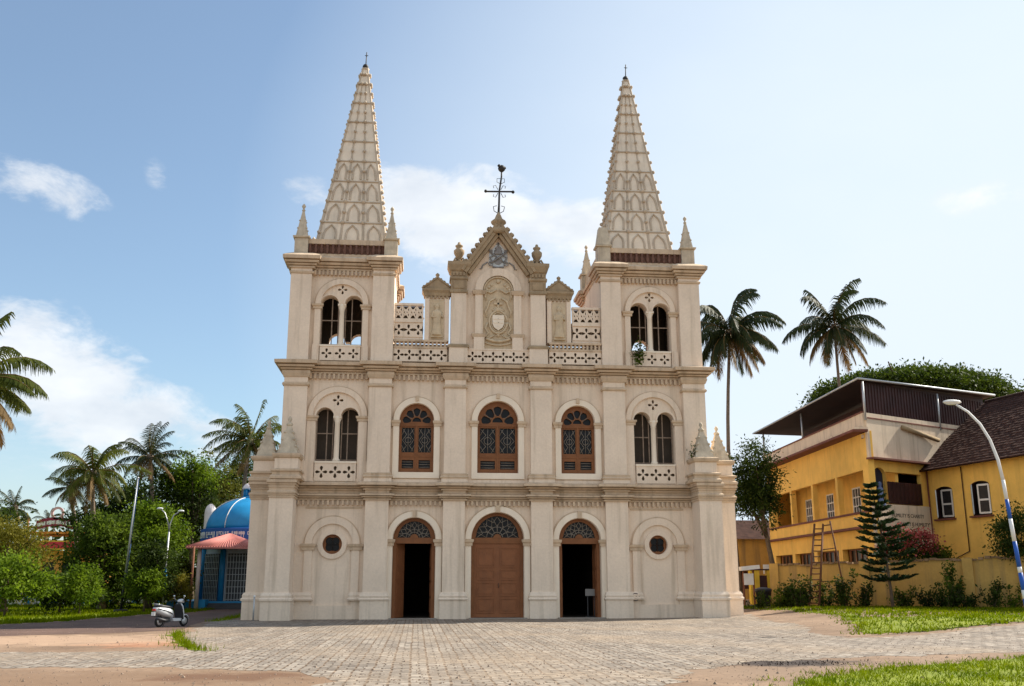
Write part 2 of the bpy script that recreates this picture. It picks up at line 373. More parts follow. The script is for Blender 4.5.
def ground_mats():
    # dry reddish earth with burnt and damp patches
    m = mat('earth', (.23, .145, .09), .95, .3, .45, .8, 5, fine=.6, alt=(.36, .245, .16)); nt = m.node_tree; N = nt.nodes; L = nt.links
    b = N['Principled BSDF']; base = b.inputs['Base Color'].links[0].from_socket
    geo = N.new('ShaderNodeNewGeometry'); nz = N.new('ShaderNodeTexNoise'); nz.inputs['Scale'].default_value = 1.3; nz.inputs['Detail'].default_value = 7; L.new(geo.outputs[0], nz.inputs['Vector'])
    cur = base
    def patch(cur, c, sx, sy, col, amt, thr=.5):
        mp = N.new('ShaderNodeVectorMath'); mp.operation = 'SUBTRACT'; L.new(geo.outputs[0], mp.inputs[0]); mp.inputs[1].default_value = (c[0], c[1], 0)
        sc = N.new('ShaderNodeVectorMath'); sc.operation = 'MULTIPLY'; L.new(mp.outputs[0], sc.inputs[0]); sc.inputs[1].default_value = (1 / sx, 1 / sy, 0)
        ln = N.new('ShaderNodeVectorMath'); ln.operation = 'LENGTH'; L.new(sc.outputs[0], ln.inputs[0])
        a = N.new('ShaderNodeMath'); a.operation = 'MULTIPLY_ADD'; L.new(nz.outputs[0], a.inputs[0]); a.inputs[1].default_value = 2.2; a.inputs[2].default_value = -1.1
        s = N.new('ShaderNodeMath'); s.operation = 'ADD'; L.new(ln.outputs['Value'], s.inputs[0]); L.new(a.outputs[0], s.inputs[1])
        r = N.new('ShaderNodeMapRange'); L.new(s.outputs[0], r.inputs[0]); r.inputs[1].default_value = 1.15; r.inputs[2].default_value = .55; r.inputs[3].default_value = 0; r.inputs[4].default_value = amt
        x = N.new('ShaderNodeMix'); x.data_type = 'RGBA'; L.new(r.outputs[0], x.inputs['Factor']); L.new(cur, x.inputs['A']); x.inputs['B'].default_value = (*col, 1); return x.outputs['Result']
    cur = patch(cur, pix_ground(90, 682), 7, 2.6, (.20, .125, .075), .75)
    cur = patch(cur, pix_ground(860, 668), 7, 2.2, (.22, .15, .10), .65)
    cur = patch(cur, pix_ground(790, 663), 2.0, 1.0, (.035, .025, .022), .95)
    cur = patch(cur, pix_ground(225, 677), 1.5, 1.0, (.13, .065, .035), .85)
    cur = patch(cur, pix_ground(40, 664), 2.0, .7, (.14, .075, .045), .85)
    cur = patch(cur, pix_ground(160, 644), 2.2, 1.6, (.36, .15, .07), .6)
    cur = patch(cur, pix_ground(60, 640), 6, 3, (.47, .315, .21), .6)
    L.new(cur, b.inputs['Base Color'])
    # weathered block paving: strips of stacked blocks, every block its own tone
    p = mat('paving', (.4, .35, .3), .9, .1, .5, 0); nt = p.node_tree; N = nt.nodes; L = nt.links; b = N['Principled BSDF']
    geo = N.new('ShaderNodeNewGeometry')
    def brick(w, h, off, c1, c2, mo, ms=.012, rot=0):
        mp = N.new('ShaderNodeMapping'); mp.inputs['Rotation'].default_value = (0, 0, rot); wn = N.new('ShaderNodeTexNoise'); wn.inputs['Scale'].default_value = 1.1; wn.inputs['Detail'].default_value = 3; L.new(geo.outputs[0], wn.inputs['Vector']); wv = N.new('ShaderNodeVectorMath'); wv.operation = 'MULTIPLY_ADD'; L.new(wn.outputs['Color'], wv.inputs[0]); wv.inputs[1].default_value = (.12, .12, 0); L.new(geo.outputs[0], wv.inputs[2]); L.new(wv.outputs[0], mp.inputs[0])
        t = N.new('ShaderNodeTexBrick'); t.offset = off; t.squash = 1; t.inputs['Scale'].default_value = 1; t.inputs['Brick Width'].default_value = w; t.inputs['Row Height'].default_value = h
        t.inputs['Mortar Size'].default_value = ms; t.inputs['Mortar Smooth'].default_value = .3; t.inputs['Bias'].default_value = 0
        t.inputs['Color1'].default_value = (*c1, 1); t.inputs['Color2'].default_value = (*c2, 1); t.inputs['Mortar'].default_value = (*mo, 1); L.new(mp.outputs[0], t.inputs['Vector']); return t
    t1 = brick(.36, .31, .5, (.255, .215, .175), (.40, .345, .285), (.13, .095, .065), .022)
    t2 = brick(.36, 2.2, .0, (.62, .60, .59), (1.0, 1.0, 1.0), (.65, .52, .40), .03)
    big = N.new('ShaderNodeTexNoise'); big.inputs['Scale'].default_value = .22; big.inputs['Detail'].default_value = 6; L.new(geo.outputs[0], big.inputs['Vector'])
    mx = N.new('ShaderNodeMix'); mx.data_type = 'RGBA'; mx.blend_type = 'MULTIPLY'; mx.inputs['Factor'].default_value = .75; L.new(t1.outputs[0], mx.inputs['A']); L.new(t2.outputs[0], mx.inputs['B'])
    rr = N.new('ShaderNodeMapRange'); L.new(big.outputs[0], rr.inputs[0]); rr.inputs[1].default_value = .45; rr.inputs[2].default_value = .7; rr.inputs[4].default_value = .75
    sand = N.new('ShaderNodeMix'); sand.data_type = 'RGBA'; L.new(rr.outputs[0], sand.inputs['Factor']); L.new(mx.outputs['Result'], sand.inputs['A']); sand.inputs['B'].default_value = (.33, .25, .175, 1)
    fn = N.new('ShaderNodeTexNoise'); fn.inputs['Scale'].default_value = 5; fn.inputs['Detail'].default_value = 8; L.new(geo.outputs[0], fn.inputs['Vector'])
    f2 = N.new('ShaderNodeMapRange'); L.new(fn.outputs[0], f2.inputs[0]); f2.inputs[1].default_value = .3; f2.inputs[2].default_value = .7; f2.inputs[3].default_value = .55; f2.inputs[4].default_value = 1.2
    ml = N.new('ShaderNodeVectorMath'); ml.operation = 'SCALE'; L.new(sand.outputs['Result'], ml.inputs[0]); L.new(f2.outputs[0], ml.inputs['Scale'])
    L.new(ml.outputs[0], b.inputs['Base Color'])
    bp = N.new('ShaderNodeBump'); bp.inputs['Strength'].default_value = .6; bp.inputs['Distance'].default_value = .02; bp.invert = True
    ad = N.new('ShaderNodeMath'); ad.operation = 'ADD'; L.new(t1.outputs['Fac'], ad.inputs[0]); L.new(fn.outputs[0], ad.inputs[1]); L.new(ad.outputs[0], bp.inputs['Height']); L.new(bp.outputs[0], b.inputs['Normal'])
    road = mat('tarmac', (.105, .062, .048), .95, .25, .5, .6, 9, fine=.45, alt=(.19, .115, .085))
    turf = mat('turf', (.14, .19, .004), .95, .25, .5, .4, 12, fine=.25, alt=(.24, .27, .008))
    return m, p, road, turf
EARTH, PAVE, ROAD, TURF = ground_mats()
G = pix_ground
mb = MB(); xs = [-900, -300, -100] + [x * 1.0 for x in range(-40, 60, 1)] + [100, 300, 900]; ys = [-300, -120] + [y * 1.0 for y in range(-60, 60, 1)] + [120, 300, 900]
for y in ys:
    for x in xs: mb.v.append((x, y, gz(x, y)))
nx = len(xs)
for j in range(len(ys) - 1):
    for i in range(nx - 1): mb.f.append((j * nx + i, j * nx + i + 1, (j + 1) * nx + i + 1, (j + 1) * nx + i)); mb.sm.append(True)
tag(mb.build('ground', EARTH, fix=False), kind='structure')
PAVEPX = [(205, 626), (190, 632), (184, 639), (193, 646), (205, 650), (100, 652), (-90, 653), (-90, 668), (0, 668), (120, 667), (220, 669), (300, 672), (330, 680), (300, 700), (690, 700),
          (668, 684), (690, 672), (740, 663), (860, 657.5), (1024, 652), (1100, 650), (1100, 628), (1024, 633), (930, 636.5), (850, 638), (815, 633), (800, 626), (760, 621.3)]
sheet('paved_forecourt', [G(*p) for p in PAVEPX] + [(12.6, .3), (-12.6, .3), (-13.4, -1.5)], .004, PAVE, jit=.26)
sheet('road', [G(-120, 637), G(0, 636), G(120, 633), G(178, 630), (-13.3, -4), (-13.2, 6), (-13.2, 24), (-17.5, 26), (-17.0, 12), G(165, 613.5), G(123, 617), G(60, 622), G(0, 625), G(-120, 628)], .006, ROAD, jit=.15)
LAWNS = {
 'left': [G(-120, 627.5), G(0, 624.3), G(60, 621), G(123, 616), G(165, 612.5), (-17.3, 12), (-17.8, 27), (-20, 60), (-75, 60), (-75, 0)],
 'right': [G(752, 614.5), G(790, 617), G(838, 622), G(858, 629), G(866, 634.5), G(930, 635), G(1024, 631.5), G(1100, 627), (34, -4), (24, 3), (17.5, 8.5), (15.2, 7.5), (13.5, 6)],
 'front': [G(770, 700), G(800, 681), G(850, 672), G(900, 667.5), G(960, 664), G(1024, 657.5), G(1120, 655), G(1120, 700)],
 'strip': [G(171, 634), G(180, 633), G(183, 640), G(197, 649), G(204, 651), G(188, 650), G(176, 643)],
 'side': [(-13.2, -2.2), (-12.7, -1.5), (-12.6, 14), (-13.5, 14)]}
for k, v in LAWNS.items():
    sheet('lawn', v, .012 if k != 'front' else .010, TURF, jit=.22)

# grass blades, one mass for all lawns
def inside(poly, X, Y):
    r = np.zeros(len(X), bool); n = len(poly)
    for i in range(n):
        x1, y1 = poly[i]; x2, y2 = poly[i - 1]
        c = ((y1 > Y) != (y2 > Y)) & (X < (x2 - x1) * (Y - y1) / ((y2 - y1) if y2 != y1 else 1e-9) + x1); r ^= c
    return r
def grass():
    g = np.random.default_rng(3); V = []; 
    for k, poly in LAWNS.items():
        dens, h = {'left': (55, .11), 'right': (80, .085), 'front': (360, .065), 'strip': (330, .14), 'side': (120, .12)}[k]
        P = np.array(poly); lo, hi = P.min(0), P.max(0); lo = np.maximum(lo, (-50, -36)); hi = np.minimum(hi, (30, 40))
        n = int((hi - lo).prod() * dens); X = g.uniform(lo[0], hi[0], n); Y = g.uniform(lo[1], hi[1], n)
        clump = np.sin(X * 2.1 + np.sin(Y * 1.3) * 2) * np.sin(Y * 1.7 + np.sin(X * .9) * 2)
        ok = inside(poly, X, Y) & (g.uniform(-1.2, 1.1, n) < clump + .25); X, Y = X[ok], Y[ok]; n = len(X)
        m = n // (7 if k != 'strip' else 3)                 # loose tufts beyond the edge
        e = g.integers(0, len(P), m); f = g.random(m)[:, None]; q = P[e] * f + P[(e + 1) % len(P)] * (1 - f); tc = np.round(q * 1.6) / 1.6 + np.sin(q[:, ::-1] * 5) * .25; q = tc + g.normal(0, .16, (m, 2)); okq = (q[:, 0] > -50) & (q[:, 0] < 30) & (q[:, 1] > -36) & (q[:, 1] < 40)
        X = np.concatenate([X, q[okq, 0]]); Y = np.concatenate([Y, q[okq, 1]]); n = len(X)
        a = g.uniform(0, 2 * np.pi, n); hh = h * g.uniform(.35, 1.7, n); w = .012 + .0 * hh
        if k in ('left', 'right'): w = .03 + 0 * hh
        z = np.array([gz(x, y) for x, y in zip(X, Y)]) + .005
        lx, ly = g.normal(0, .05, n), g.normal(0, .05, n)
        V.append(np.stack([np.stack([X - w * np.cos(a), Y - w * np.sin(a), z], 1), np.stack([X + w * np.cos(a), Y + w * np.sin(a), z], 1), np.stack([X + lx, Y + ly, z + hh], 1)], 1).reshape(-1, 3))
    V = np.concatenate(V); n = len(V) // 3
    me = bpy.data.meshes.new('grass'); me.vertices.add(len(V)); me.vertices.foreach_set('co', V.ravel())
    me.loops.add(3 * n); me.loops.foreach_set('vertex_index', np.arange(3 * n)); me.polygons.add(n); me.polygons.foreach_set('loop_start', np.arange(n) * 3); me.polygons.foreach_set('loop_total', np.full(n, 3))
    me.update(); me.materials.append(GRASSM); o = bpy.data.objects.new('grass', me); COL.objects.link(o)
    tag(o, 'short bright green grass growing on the lawns', 'grass', kind='stuff')
grass()
def gravel():
    g = np.random.default_rng(21); n = 9000; Y = -34 + 34 * g.random(n) ** 1.5; X = CX + (Y - CY) * g.uniform(-.62, .72, n) + .09 * (Y - CY)
    r = g.uniform(.006, .022, n) * (1 + 1.2 * (g.random(n) < .05)); ok = ~inside([(-12.4, -1.9), (12.4, -1.9), (12.4, 40), (-12.4, 40)], X, Y); X, Y, r = X[ok], Y[ok], r[ok]; n = len(X)
    z = np.array([gz(x, y) for x, y in zip(X, Y)]) + .006; a = g.uniform(0, 6.28, n); V = np.empty((n, 5, 3))
    for k in range(4): V[:, k] = np.stack([X + r * np.cos(a + k * 1.57), Y + r * np.sin(a + k * 1.57) * g.uniform(.6, 1, n), z], 1)
    V[:, 4] = np.stack([X + r * .2 * np.cos(a), Y, z + r * .8], 1)
    mb = MB(); mb.v = [tuple(p) for p in V.reshape(-1, 3)]
    for i in range(n): b = i * 5; mb.f += [(b, b + 1, b + 4), (b + 1, b + 2, b + 4), (b + 2, b + 3, b + 4), (b + 3, b, b + 4)]
    mb.sm = [False] * len(mb.f); tag(mb.build('gravel', mat('grit', (.26, .19, .14), .95, .5, 9), fix=False), 'loose grit and pebbles scattered over the forecourt', 'gravel', kind='stuff')
gravel()

# ------------------------------------------------------------------ church
church = thing('church_building', 'cream twin spired church with three arched doorways behind the paved forecourt', 'church', (0, 0, 0))
T = 8.0                                            # tower centre line
YT = 5.5                                           # tower depth

holes = []
for s in (-1, 1):
    holes.append(circ(s * T, 3.5, .47))
    holes.append(twin(s * T, .61, .43, 7.49, 9.74)); holes += quatre(s * T, 10.55, .26)
    holes.append(rect(s * T - .92, s * T + .92, 6.6, 7.32))
    holes.append(twin(s * T, .6, .45, 13.36, 15.53)); holes += quatre(s * T, 16.3, .24)
    holes.append(rect(s * T - .92, s * T + .92, 12.72, 13.2))
    holes.append(arch(s * 4.07, 1.03, .03, 3.75)); holes.append(arch(s * 4.07, .86, 7.0, 9.58))
holes.append(arch(0, 1.29, .03, 3.76)); holes.append(arch(0, 1.02, 6.99, 9.6))
outer = [(-10.6, -.3), (10.6, -.3), (10.6, 18), (5.35, 18), (5.35, 13.5), (1.7, 13.5), (1.7, 17.3), (0, 19.75), (-1.7, 17.3), (-1.7, 13.5), (-5.35, 13.5), (-5.35, 18), (-10.6, 18)]
MB().plate(outer, holes, (0, 0, 0), (1, 0, 0), .6).build('facade_wall', PLASTER, church)
# nave behind the facade
mb = MB(); mb.box(-9.2, -8.8, 5.7, 46, -.3, 10.5); mb.box(8.8, 9.2, 5.7, 46, -.3, 10.5); mb.box(-9.2, 9.2, 46, 46.4, -.3, 10.5)
mb.plate([(-8.8, 10.5), (8.8, 10.5), (0, 13.9)], (), (0, 46, 0), (1, 0, 0), .4)
for y in range(9, 46, 6):
    for s in (-1, 1): mb.box(min(s * 9.2, s * 9.9), max(s * 9.2, s * 9.9), y, y + .8, -.3, 8.6)
mb.build('nave_wall', PLASTER, church)
mb = MB()
for s in (-1, 1):
    mb.add([(s * 9.7, .62, 10.2), (s * 9.7, 46.8, 10.2), (0, 46.8, 14.0), (0, .62, 14.0), (s * 9.7, .62, 10.4), (s * 9.7, 46.8, 10.4), (0, 46.8, 14.2), (0, .62, 14.2)],
           [(0, 1, 2, 3), (4, 5, 6, 7), (0, 1, 5, 4), (1, 2, 6, 5), (3, 0, 4, 7)])
# keep the roof between the towers
for i, v in enumerate(mb.v):
    if v[1] < 1: mb.v[i] = (max(-5.2, min(5.2, v[0])), v[1], v[2] if abs(v[0]) < 1 else v[2] + (9.7 - 5.2) * 3.8 / 9.7)
mb.build('nave_roof', ROOFT, church)
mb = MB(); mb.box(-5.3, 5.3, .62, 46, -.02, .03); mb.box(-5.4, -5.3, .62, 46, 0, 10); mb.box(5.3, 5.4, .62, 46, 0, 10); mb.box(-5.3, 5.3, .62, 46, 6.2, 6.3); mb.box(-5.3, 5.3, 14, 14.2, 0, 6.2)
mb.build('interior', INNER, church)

# ---- mouldings that run along the whole front
def front_path(yb, brk, buttress=True, xe=10.6):
    """left to right; brk = list of (x0, x1, y) breaks, symmetric"""
    p = []
    for x0, x1, y in sorted(brk): p += [(x0, yb), (x0, y), (x1, y), (x1, yb)]
    return p
PIL = [(1.63, 2.70, -.34), (5.35, 6.47, -.36)]
def breaks(extra=()):
    b = []
    for x0, x1, y in list(PIL) + list(extra): b += [(x0, x1, y), (-x1, -x0, y)]
    return b
E1 = [(-.05, 5.6), (.10, 5.6), (.12, 5.66), (.04, 5.67), (.04, 5.71), (.17, 5.715), (.2, 5.77), (.1, 5.775), (.1, 5.80), (.28, 5.805), (.28, 5.88), (.06, 5.93), (.02, 5.94), (.02, 6.08), (.12, 6.085), (.12, 6.14), (.05, 6.145), (.05, 6.18), (.2, 6.19), (.28, 6.25), (.16, 6.255), (.16, 6.29), (.40, 6.30), (.40, 6.41), (.1, 6.5), (-.05, 6.5)]
E1S = [(min(o, .03) + max(0, o - .03) * .3, z) for o, z in E1]
E2 = [(-.05, 11.88), (.10, 11.88), (.11, 11.95), (.03, 11.955), (.03, 11.99), (.17, 11.995), (.22, 12.06), (.11, 12.065), (.11, 12.10), (.3, 12.105), (.34, 12.2), (.2, 12.205), (.2, 12.25), (.46, 12.26), (.48, 12.42), (.1, 12.52), (-.05, 12.52)]
mb = MB()
pth = [(-11.93, 3.2), (-11.93, -.3), (-10.9, -.3), (-10.9, -1.5), (-9.78, -1.5), (-9.78, .02)]
mb.sweep(E1S, pth); mb.sweep(E1S, [(-x, y) for x, y in pth[::-1]])
mb.sweep(E1, [(-9.783, 0)] + front_path(0, breaks()) + [(9.783, 0)])
mb.build('lower_cornice', TRIM, church)
mb = MB(); mb.sweep([(-.05, 6.5), (.06, 6.5), (.06, 6.64), (-.05, 6.68)], [(-9.6, 0)] + front_path(0, breaks()) + [(9.6, 0)]); mb.build('attic_band', PLASTER, church)
mb = MB()
pth = [(-10.65, 5.6), (-10.65, -.36), (-9.5, -.36), (-9.5, 0)] + front_path(0, breaks()) + [(9.5, 0), (9.5, -.36), (10.65, -.36), (10.65, 5.6)]
mb.sweep(E2, pth); mb.build('upper_cornice', TRIM, church)
# dentils
def dentils(name, spans, z0, z1, out=.2, w=.105, gap=.12):
    mb = MB()
    for x0, x1 in spans:
        n = int((x1 - x0) / (w + gap)); st = (x1 - x0) / n
        for i in range(n): mb.box(x0 + i * st + gap / 2, x0 + i * st + gap / 2 + w, -out, .02, z0, z1)
        mb.box(x0, x1, -.05, .02, z1, z1 + .05)
    return mb.build(name, TRIM, church)
bays = [(-9.5, -6.5), (-5.33, -2.72), (-1.61, 1.61), (2.72, 5.33), (6.5, 9.5)]
dentils('dentil_course', [(-9.8, -6.5)] + bays[1:4] + [(6.5, 9.8)], 5.36, 5.58)
dentils('dentil_course', bays, 11.6, 11.86)

# ---- pilasters
def pilaster(x0, x1, yf, z0, z1, base=None, neck=None, cap=None, name='pilaster'):
    mb = MB(); mb.box(x0, x1, yf, .02, z0, z1)
    path = [(x0, .02), (x0, yf), (x1, yf), (x1, .02)]
    if base:                                            # plinth + moulding
        a, b, c = base; mb.sweep([(0, a), (.11, a), (.11, b), (0, b)], path)
    o = mb.build(name, PLASTER, church)
    m2 = MB(); m3 = MB()
    if base: m2.sweep([(0, b), (.15, b), (.17, b + .06), (.12, b + .12), (.14, b + .2), (.10, c - .1), (.06, c), (0, c)], path)
    if neck: m3.sweep([(0, neck), (.07, neck + .03), (.09, neck + .1), (.05, neck + .17), (0, neck + .2)], path)
    if cap: m3.sweep([(0, cap), (.05, cap), (.12, cap + .18), (.12, cap + .24), (0, cap + .26)], path)
    if m2.v: m2.build('base_moulding', TRIM if z0 > 2 else PLASTER, o)
    if m3.v: m3.build('neck_moulding', TRIM, o)
    return o
for s in (-1, 1):
    for x0, x1, y in PIL:
        a, b = sorted((s * x0, s * x1))
        pilaster(a, b, y, -.2, 5.65, (-.2, .87, 1.25))
        pilaster(a, b, y, 6.45, 11.95, (6.45, 6.68, 6.93), 11.18, 11.64)
    a, b = sorted((s * 9.5, s * 10.65)); pilaster(a, b, -.36, 6.45, 11.95, None, 11.18, 11.64)
    # corner buttress and outer pier
    for (x0, x1, yf, yb, pz) in ((9.78, 10.9, -1.5, .02, 1), (10.6, 11.93, -.3, 3.2, 1)):
        a, b = sorted((s * x0, s * x1)); mb = MB(); path = [(a, yb), (a, yf), (b, yf), (b, yb)]
        ua, ub = (a, b) if x0 > 10 else sorted((s * 9.62, s * 10.76)); upath = [(ua, yb), (ua, yf), (ub, yf), (ub, yb)]
        mb.box(a, b, yf, yb, -.2, 5.65); mb.box(ua + .02, ub - .02, yf + .02, yb, 6.4, 7.55); mb.sweep([(0, -.2), (.12, -.2), (.12, .87), (0, .87)], path)
        mb.sweep([(0, .87), (.17, .87), (.18, .96), (.12, 1.02), (.13, 1.12), (.05, 1.25), (0, 1.25)], path)
        o = mb.build('buttress', PLASTER, church); m2 = MB()
        m2.sweep([(-.04, 6.45), (.16, 6.48), (.16, 6.6), (.06, 6.68), (.06, 6.8), (.14, 6.84), (.14, 6.92), (-.04, 6.98)], upath)
        m2.sweep([(-.04, 7.45), (.06, 7.5), (.1, 7.6), (.1, 7.68), (-.04, 7.72)], upath); m2.build('buttress_moulding', TRIM, o)
        w = .55; cx = (ua + ub) / 2 if pz and x0 < 10 else s * 11.35; cy = yf + .58
        if x0 > 10: mb = MB(); mb.box(min(s*10.65, b) if s > 0 else a + .05, (b - .05) if s > 0 else max(-10.65, a), cy + .6, yb, 7.7, 7.78)
        pn = MB(); pn.pyramid(cx - .48, cx + .48, cy - .48, cy + .48, 7.7, 9.1, .09)
        for i, t in enumerate((.25, .5, .75)):
            r = .48 + (.09 - .48) * t
            for q in ((-1, -1), (1, -1), (1, 1), (-1, 1)): pn.ball((cx + q[0] * r, cy + q[1] * r, 7.7 + 1.4 * t), .07, 6)
        pn.lathe([(.09, 9.05), (.16, 9.12), (.16, 9.18), (.05, 9.26), (.1, 9.38), (.1, 9.44), (.02, 9.55)], (cx, cy, 0), 8)
        pn.build('pinnacle', PINN, church)

# ---- doors
def door_bay(cx, hw, zs, open_side):
    # archivolt, jambs, imposts
    R = hw + .30
    mb = MB(); mb.plate(ring(cx, zs, R, hw + .02, 28), (), (0, -.12, 0), (1, 0, 0), .14)
    for s in (-1, 1): a, b = sorted((cx + s * (hw + .02), cx + s * R)); mb.box(a, b, -.1, .02, -.2, zs - .3)
    o = mb.build('door_surround', PALE, church); m2 = MB()
    for s in (-1, 1):
        a, b = sorted((cx + s * (hw + .0), cx + s * (R + .05))); m2.sweep([(0, zs - .32), (.05, zs - .32), (.05, zs - .2), (.1, zs - .14), (.12, zs - .02), (0, zs)], [(a, .02), (a, -.1), (b, -.1), (b, .02)]); m2.box(a, b, -.1, .02, zs - .32, zs)
    m2.plate(ring(cx, zs, R + .06, R, 28), (), (0, -.06, 0), (1, 0, 0), .08)
    m2.obox((cx, -.14, zs + R - .13), (1, 0, 0), (0, 1, 0), .2, .1, .34)
    build_sides(m2, 'impost', 'arch_trim', cx, TRIM, o)
    d = MB(); zt = zs - .2
    d.plate(arch(cx, hw - .005, .04, zs), [arch(cx, hw - .16, .04, zt)[:2] + [(cx + hw - .16, zt), (cx - hw + .16, zt)], [(cx - hw + .2, zs + .08), (cx + hw - .2, zs + .08)] + arc(cx, zs + .08, hw - .24, 4, 176, 20)], (0, .22, 0), (1, 0, 0), .14)
    d.plate([(cx - .22, zs + .06)] + [(cx + .22, zs + .06)] + arc(cx, zs + .06, .2, 10, 170, 8), (), (0, .2, 0), (1, 0, 0), .05)
    fr = d.build('door', WOOD, church)
    # fanlight: glass and star tracery
    g = MB(); g.plate(arch(cx, hw - .16, zs + .02, zs + .06), (), (0, .30, 0), (1, 0, 0), .02); g.build('fanlight', GLASS, fr)
    t = MB(); r0 = hw - .24; c = lambda r, a: (cx + r * math.cos(rad(a)), .275, zs + .08 + r * math.sin(rad(a)))
    for k in range(7):
        a = 180 * k / 6
        if 0 < k < 6: t.tube([c(.2, a), c(r0 * .62, a)], .022, 4)
        if k < 6:
            t.tube([c(r0 * .5, a), c(r0 * .98, a + 15), c(r0 * .5, a + 30)], .026, 4); t.tube([c(r0 * .98, a), c(r0 * .72, a + 15), c(r0 * .98, a + 30)], .022, 4)
    t.tube([c(r0 * .5, a) for a in range(0, 181, 15)], .02, 4); t.tube([c(.27, a) for a in range(0, 181, 15)], .02, 4)
    t.build('tracery', LEAD, fr)
    # leaves
    def leafmesh(w):
        l = MB(); h = zt - .05; ws = w / 2
        l.box(0, w, 0, .05, .05, zt)
        for (z0, z1) in ((.25, .95), (1.05, 1.7), (1.8, 2.3), (2.4, zt - .2)):
            l.sweep([(0, 0), (.05, -.0), (.05, -.03), (0, -.03)], [], True) if False else None
            for (a, b, c_, d_) in ((.12, w - .12, z0, z0 + .04), (.12, w - .12, z1 - .04, z1), (.12, .16, z0 + .04, z1 - .04), (w - .16, w - .12, z0 + .04, z1 - .04)): l.box(a, b, -.025, .004, c_, d_)
            l.box(.24, w - .24, -.018, .004, z0 + .11, z1 - .11)
        return l
    wl = hw - .165
    for s in (-1, 1):
        l = leafmesh(wl)
        if s > 0: l.xf(Matrix.Scale(-1, 4, (1, 0, 0)))
        ang = 0 if not open_side else ((62 if cx < 0 else 87) if s < 0 else -86)
        M = Matrix.Translation((cx + s * wl, .27, 0)) @ Matrix.Rotation(rad(ang), 4, 'Z')
        l.xf(M); lf = l.build('door_leaf', DOORW, fr)
        if not open_side and s > 0:
            h = MB(); h.tube([(cx + .06, .22, 1.45), (cx + .06, .2, 1.5), (cx + .06, .2, 1.62), (cx + .06, .22, 1.67)], .015, 5); h.build('handle', IRON, fr)
    th = MB(); th.box(cx - hw - .1, cx + hw + .1, -.55, .05, -.05, .045); th.build('door_step', mat('worn_stone_%d' % round(cx), (.30, .26, .22), .9, .15, 3), church)
door_bay(0, 1.29, 3.76, False); door_bay(-4.07, 1.03, 3.75, True); door_bay(4.07, 1.03, 3.75, True)

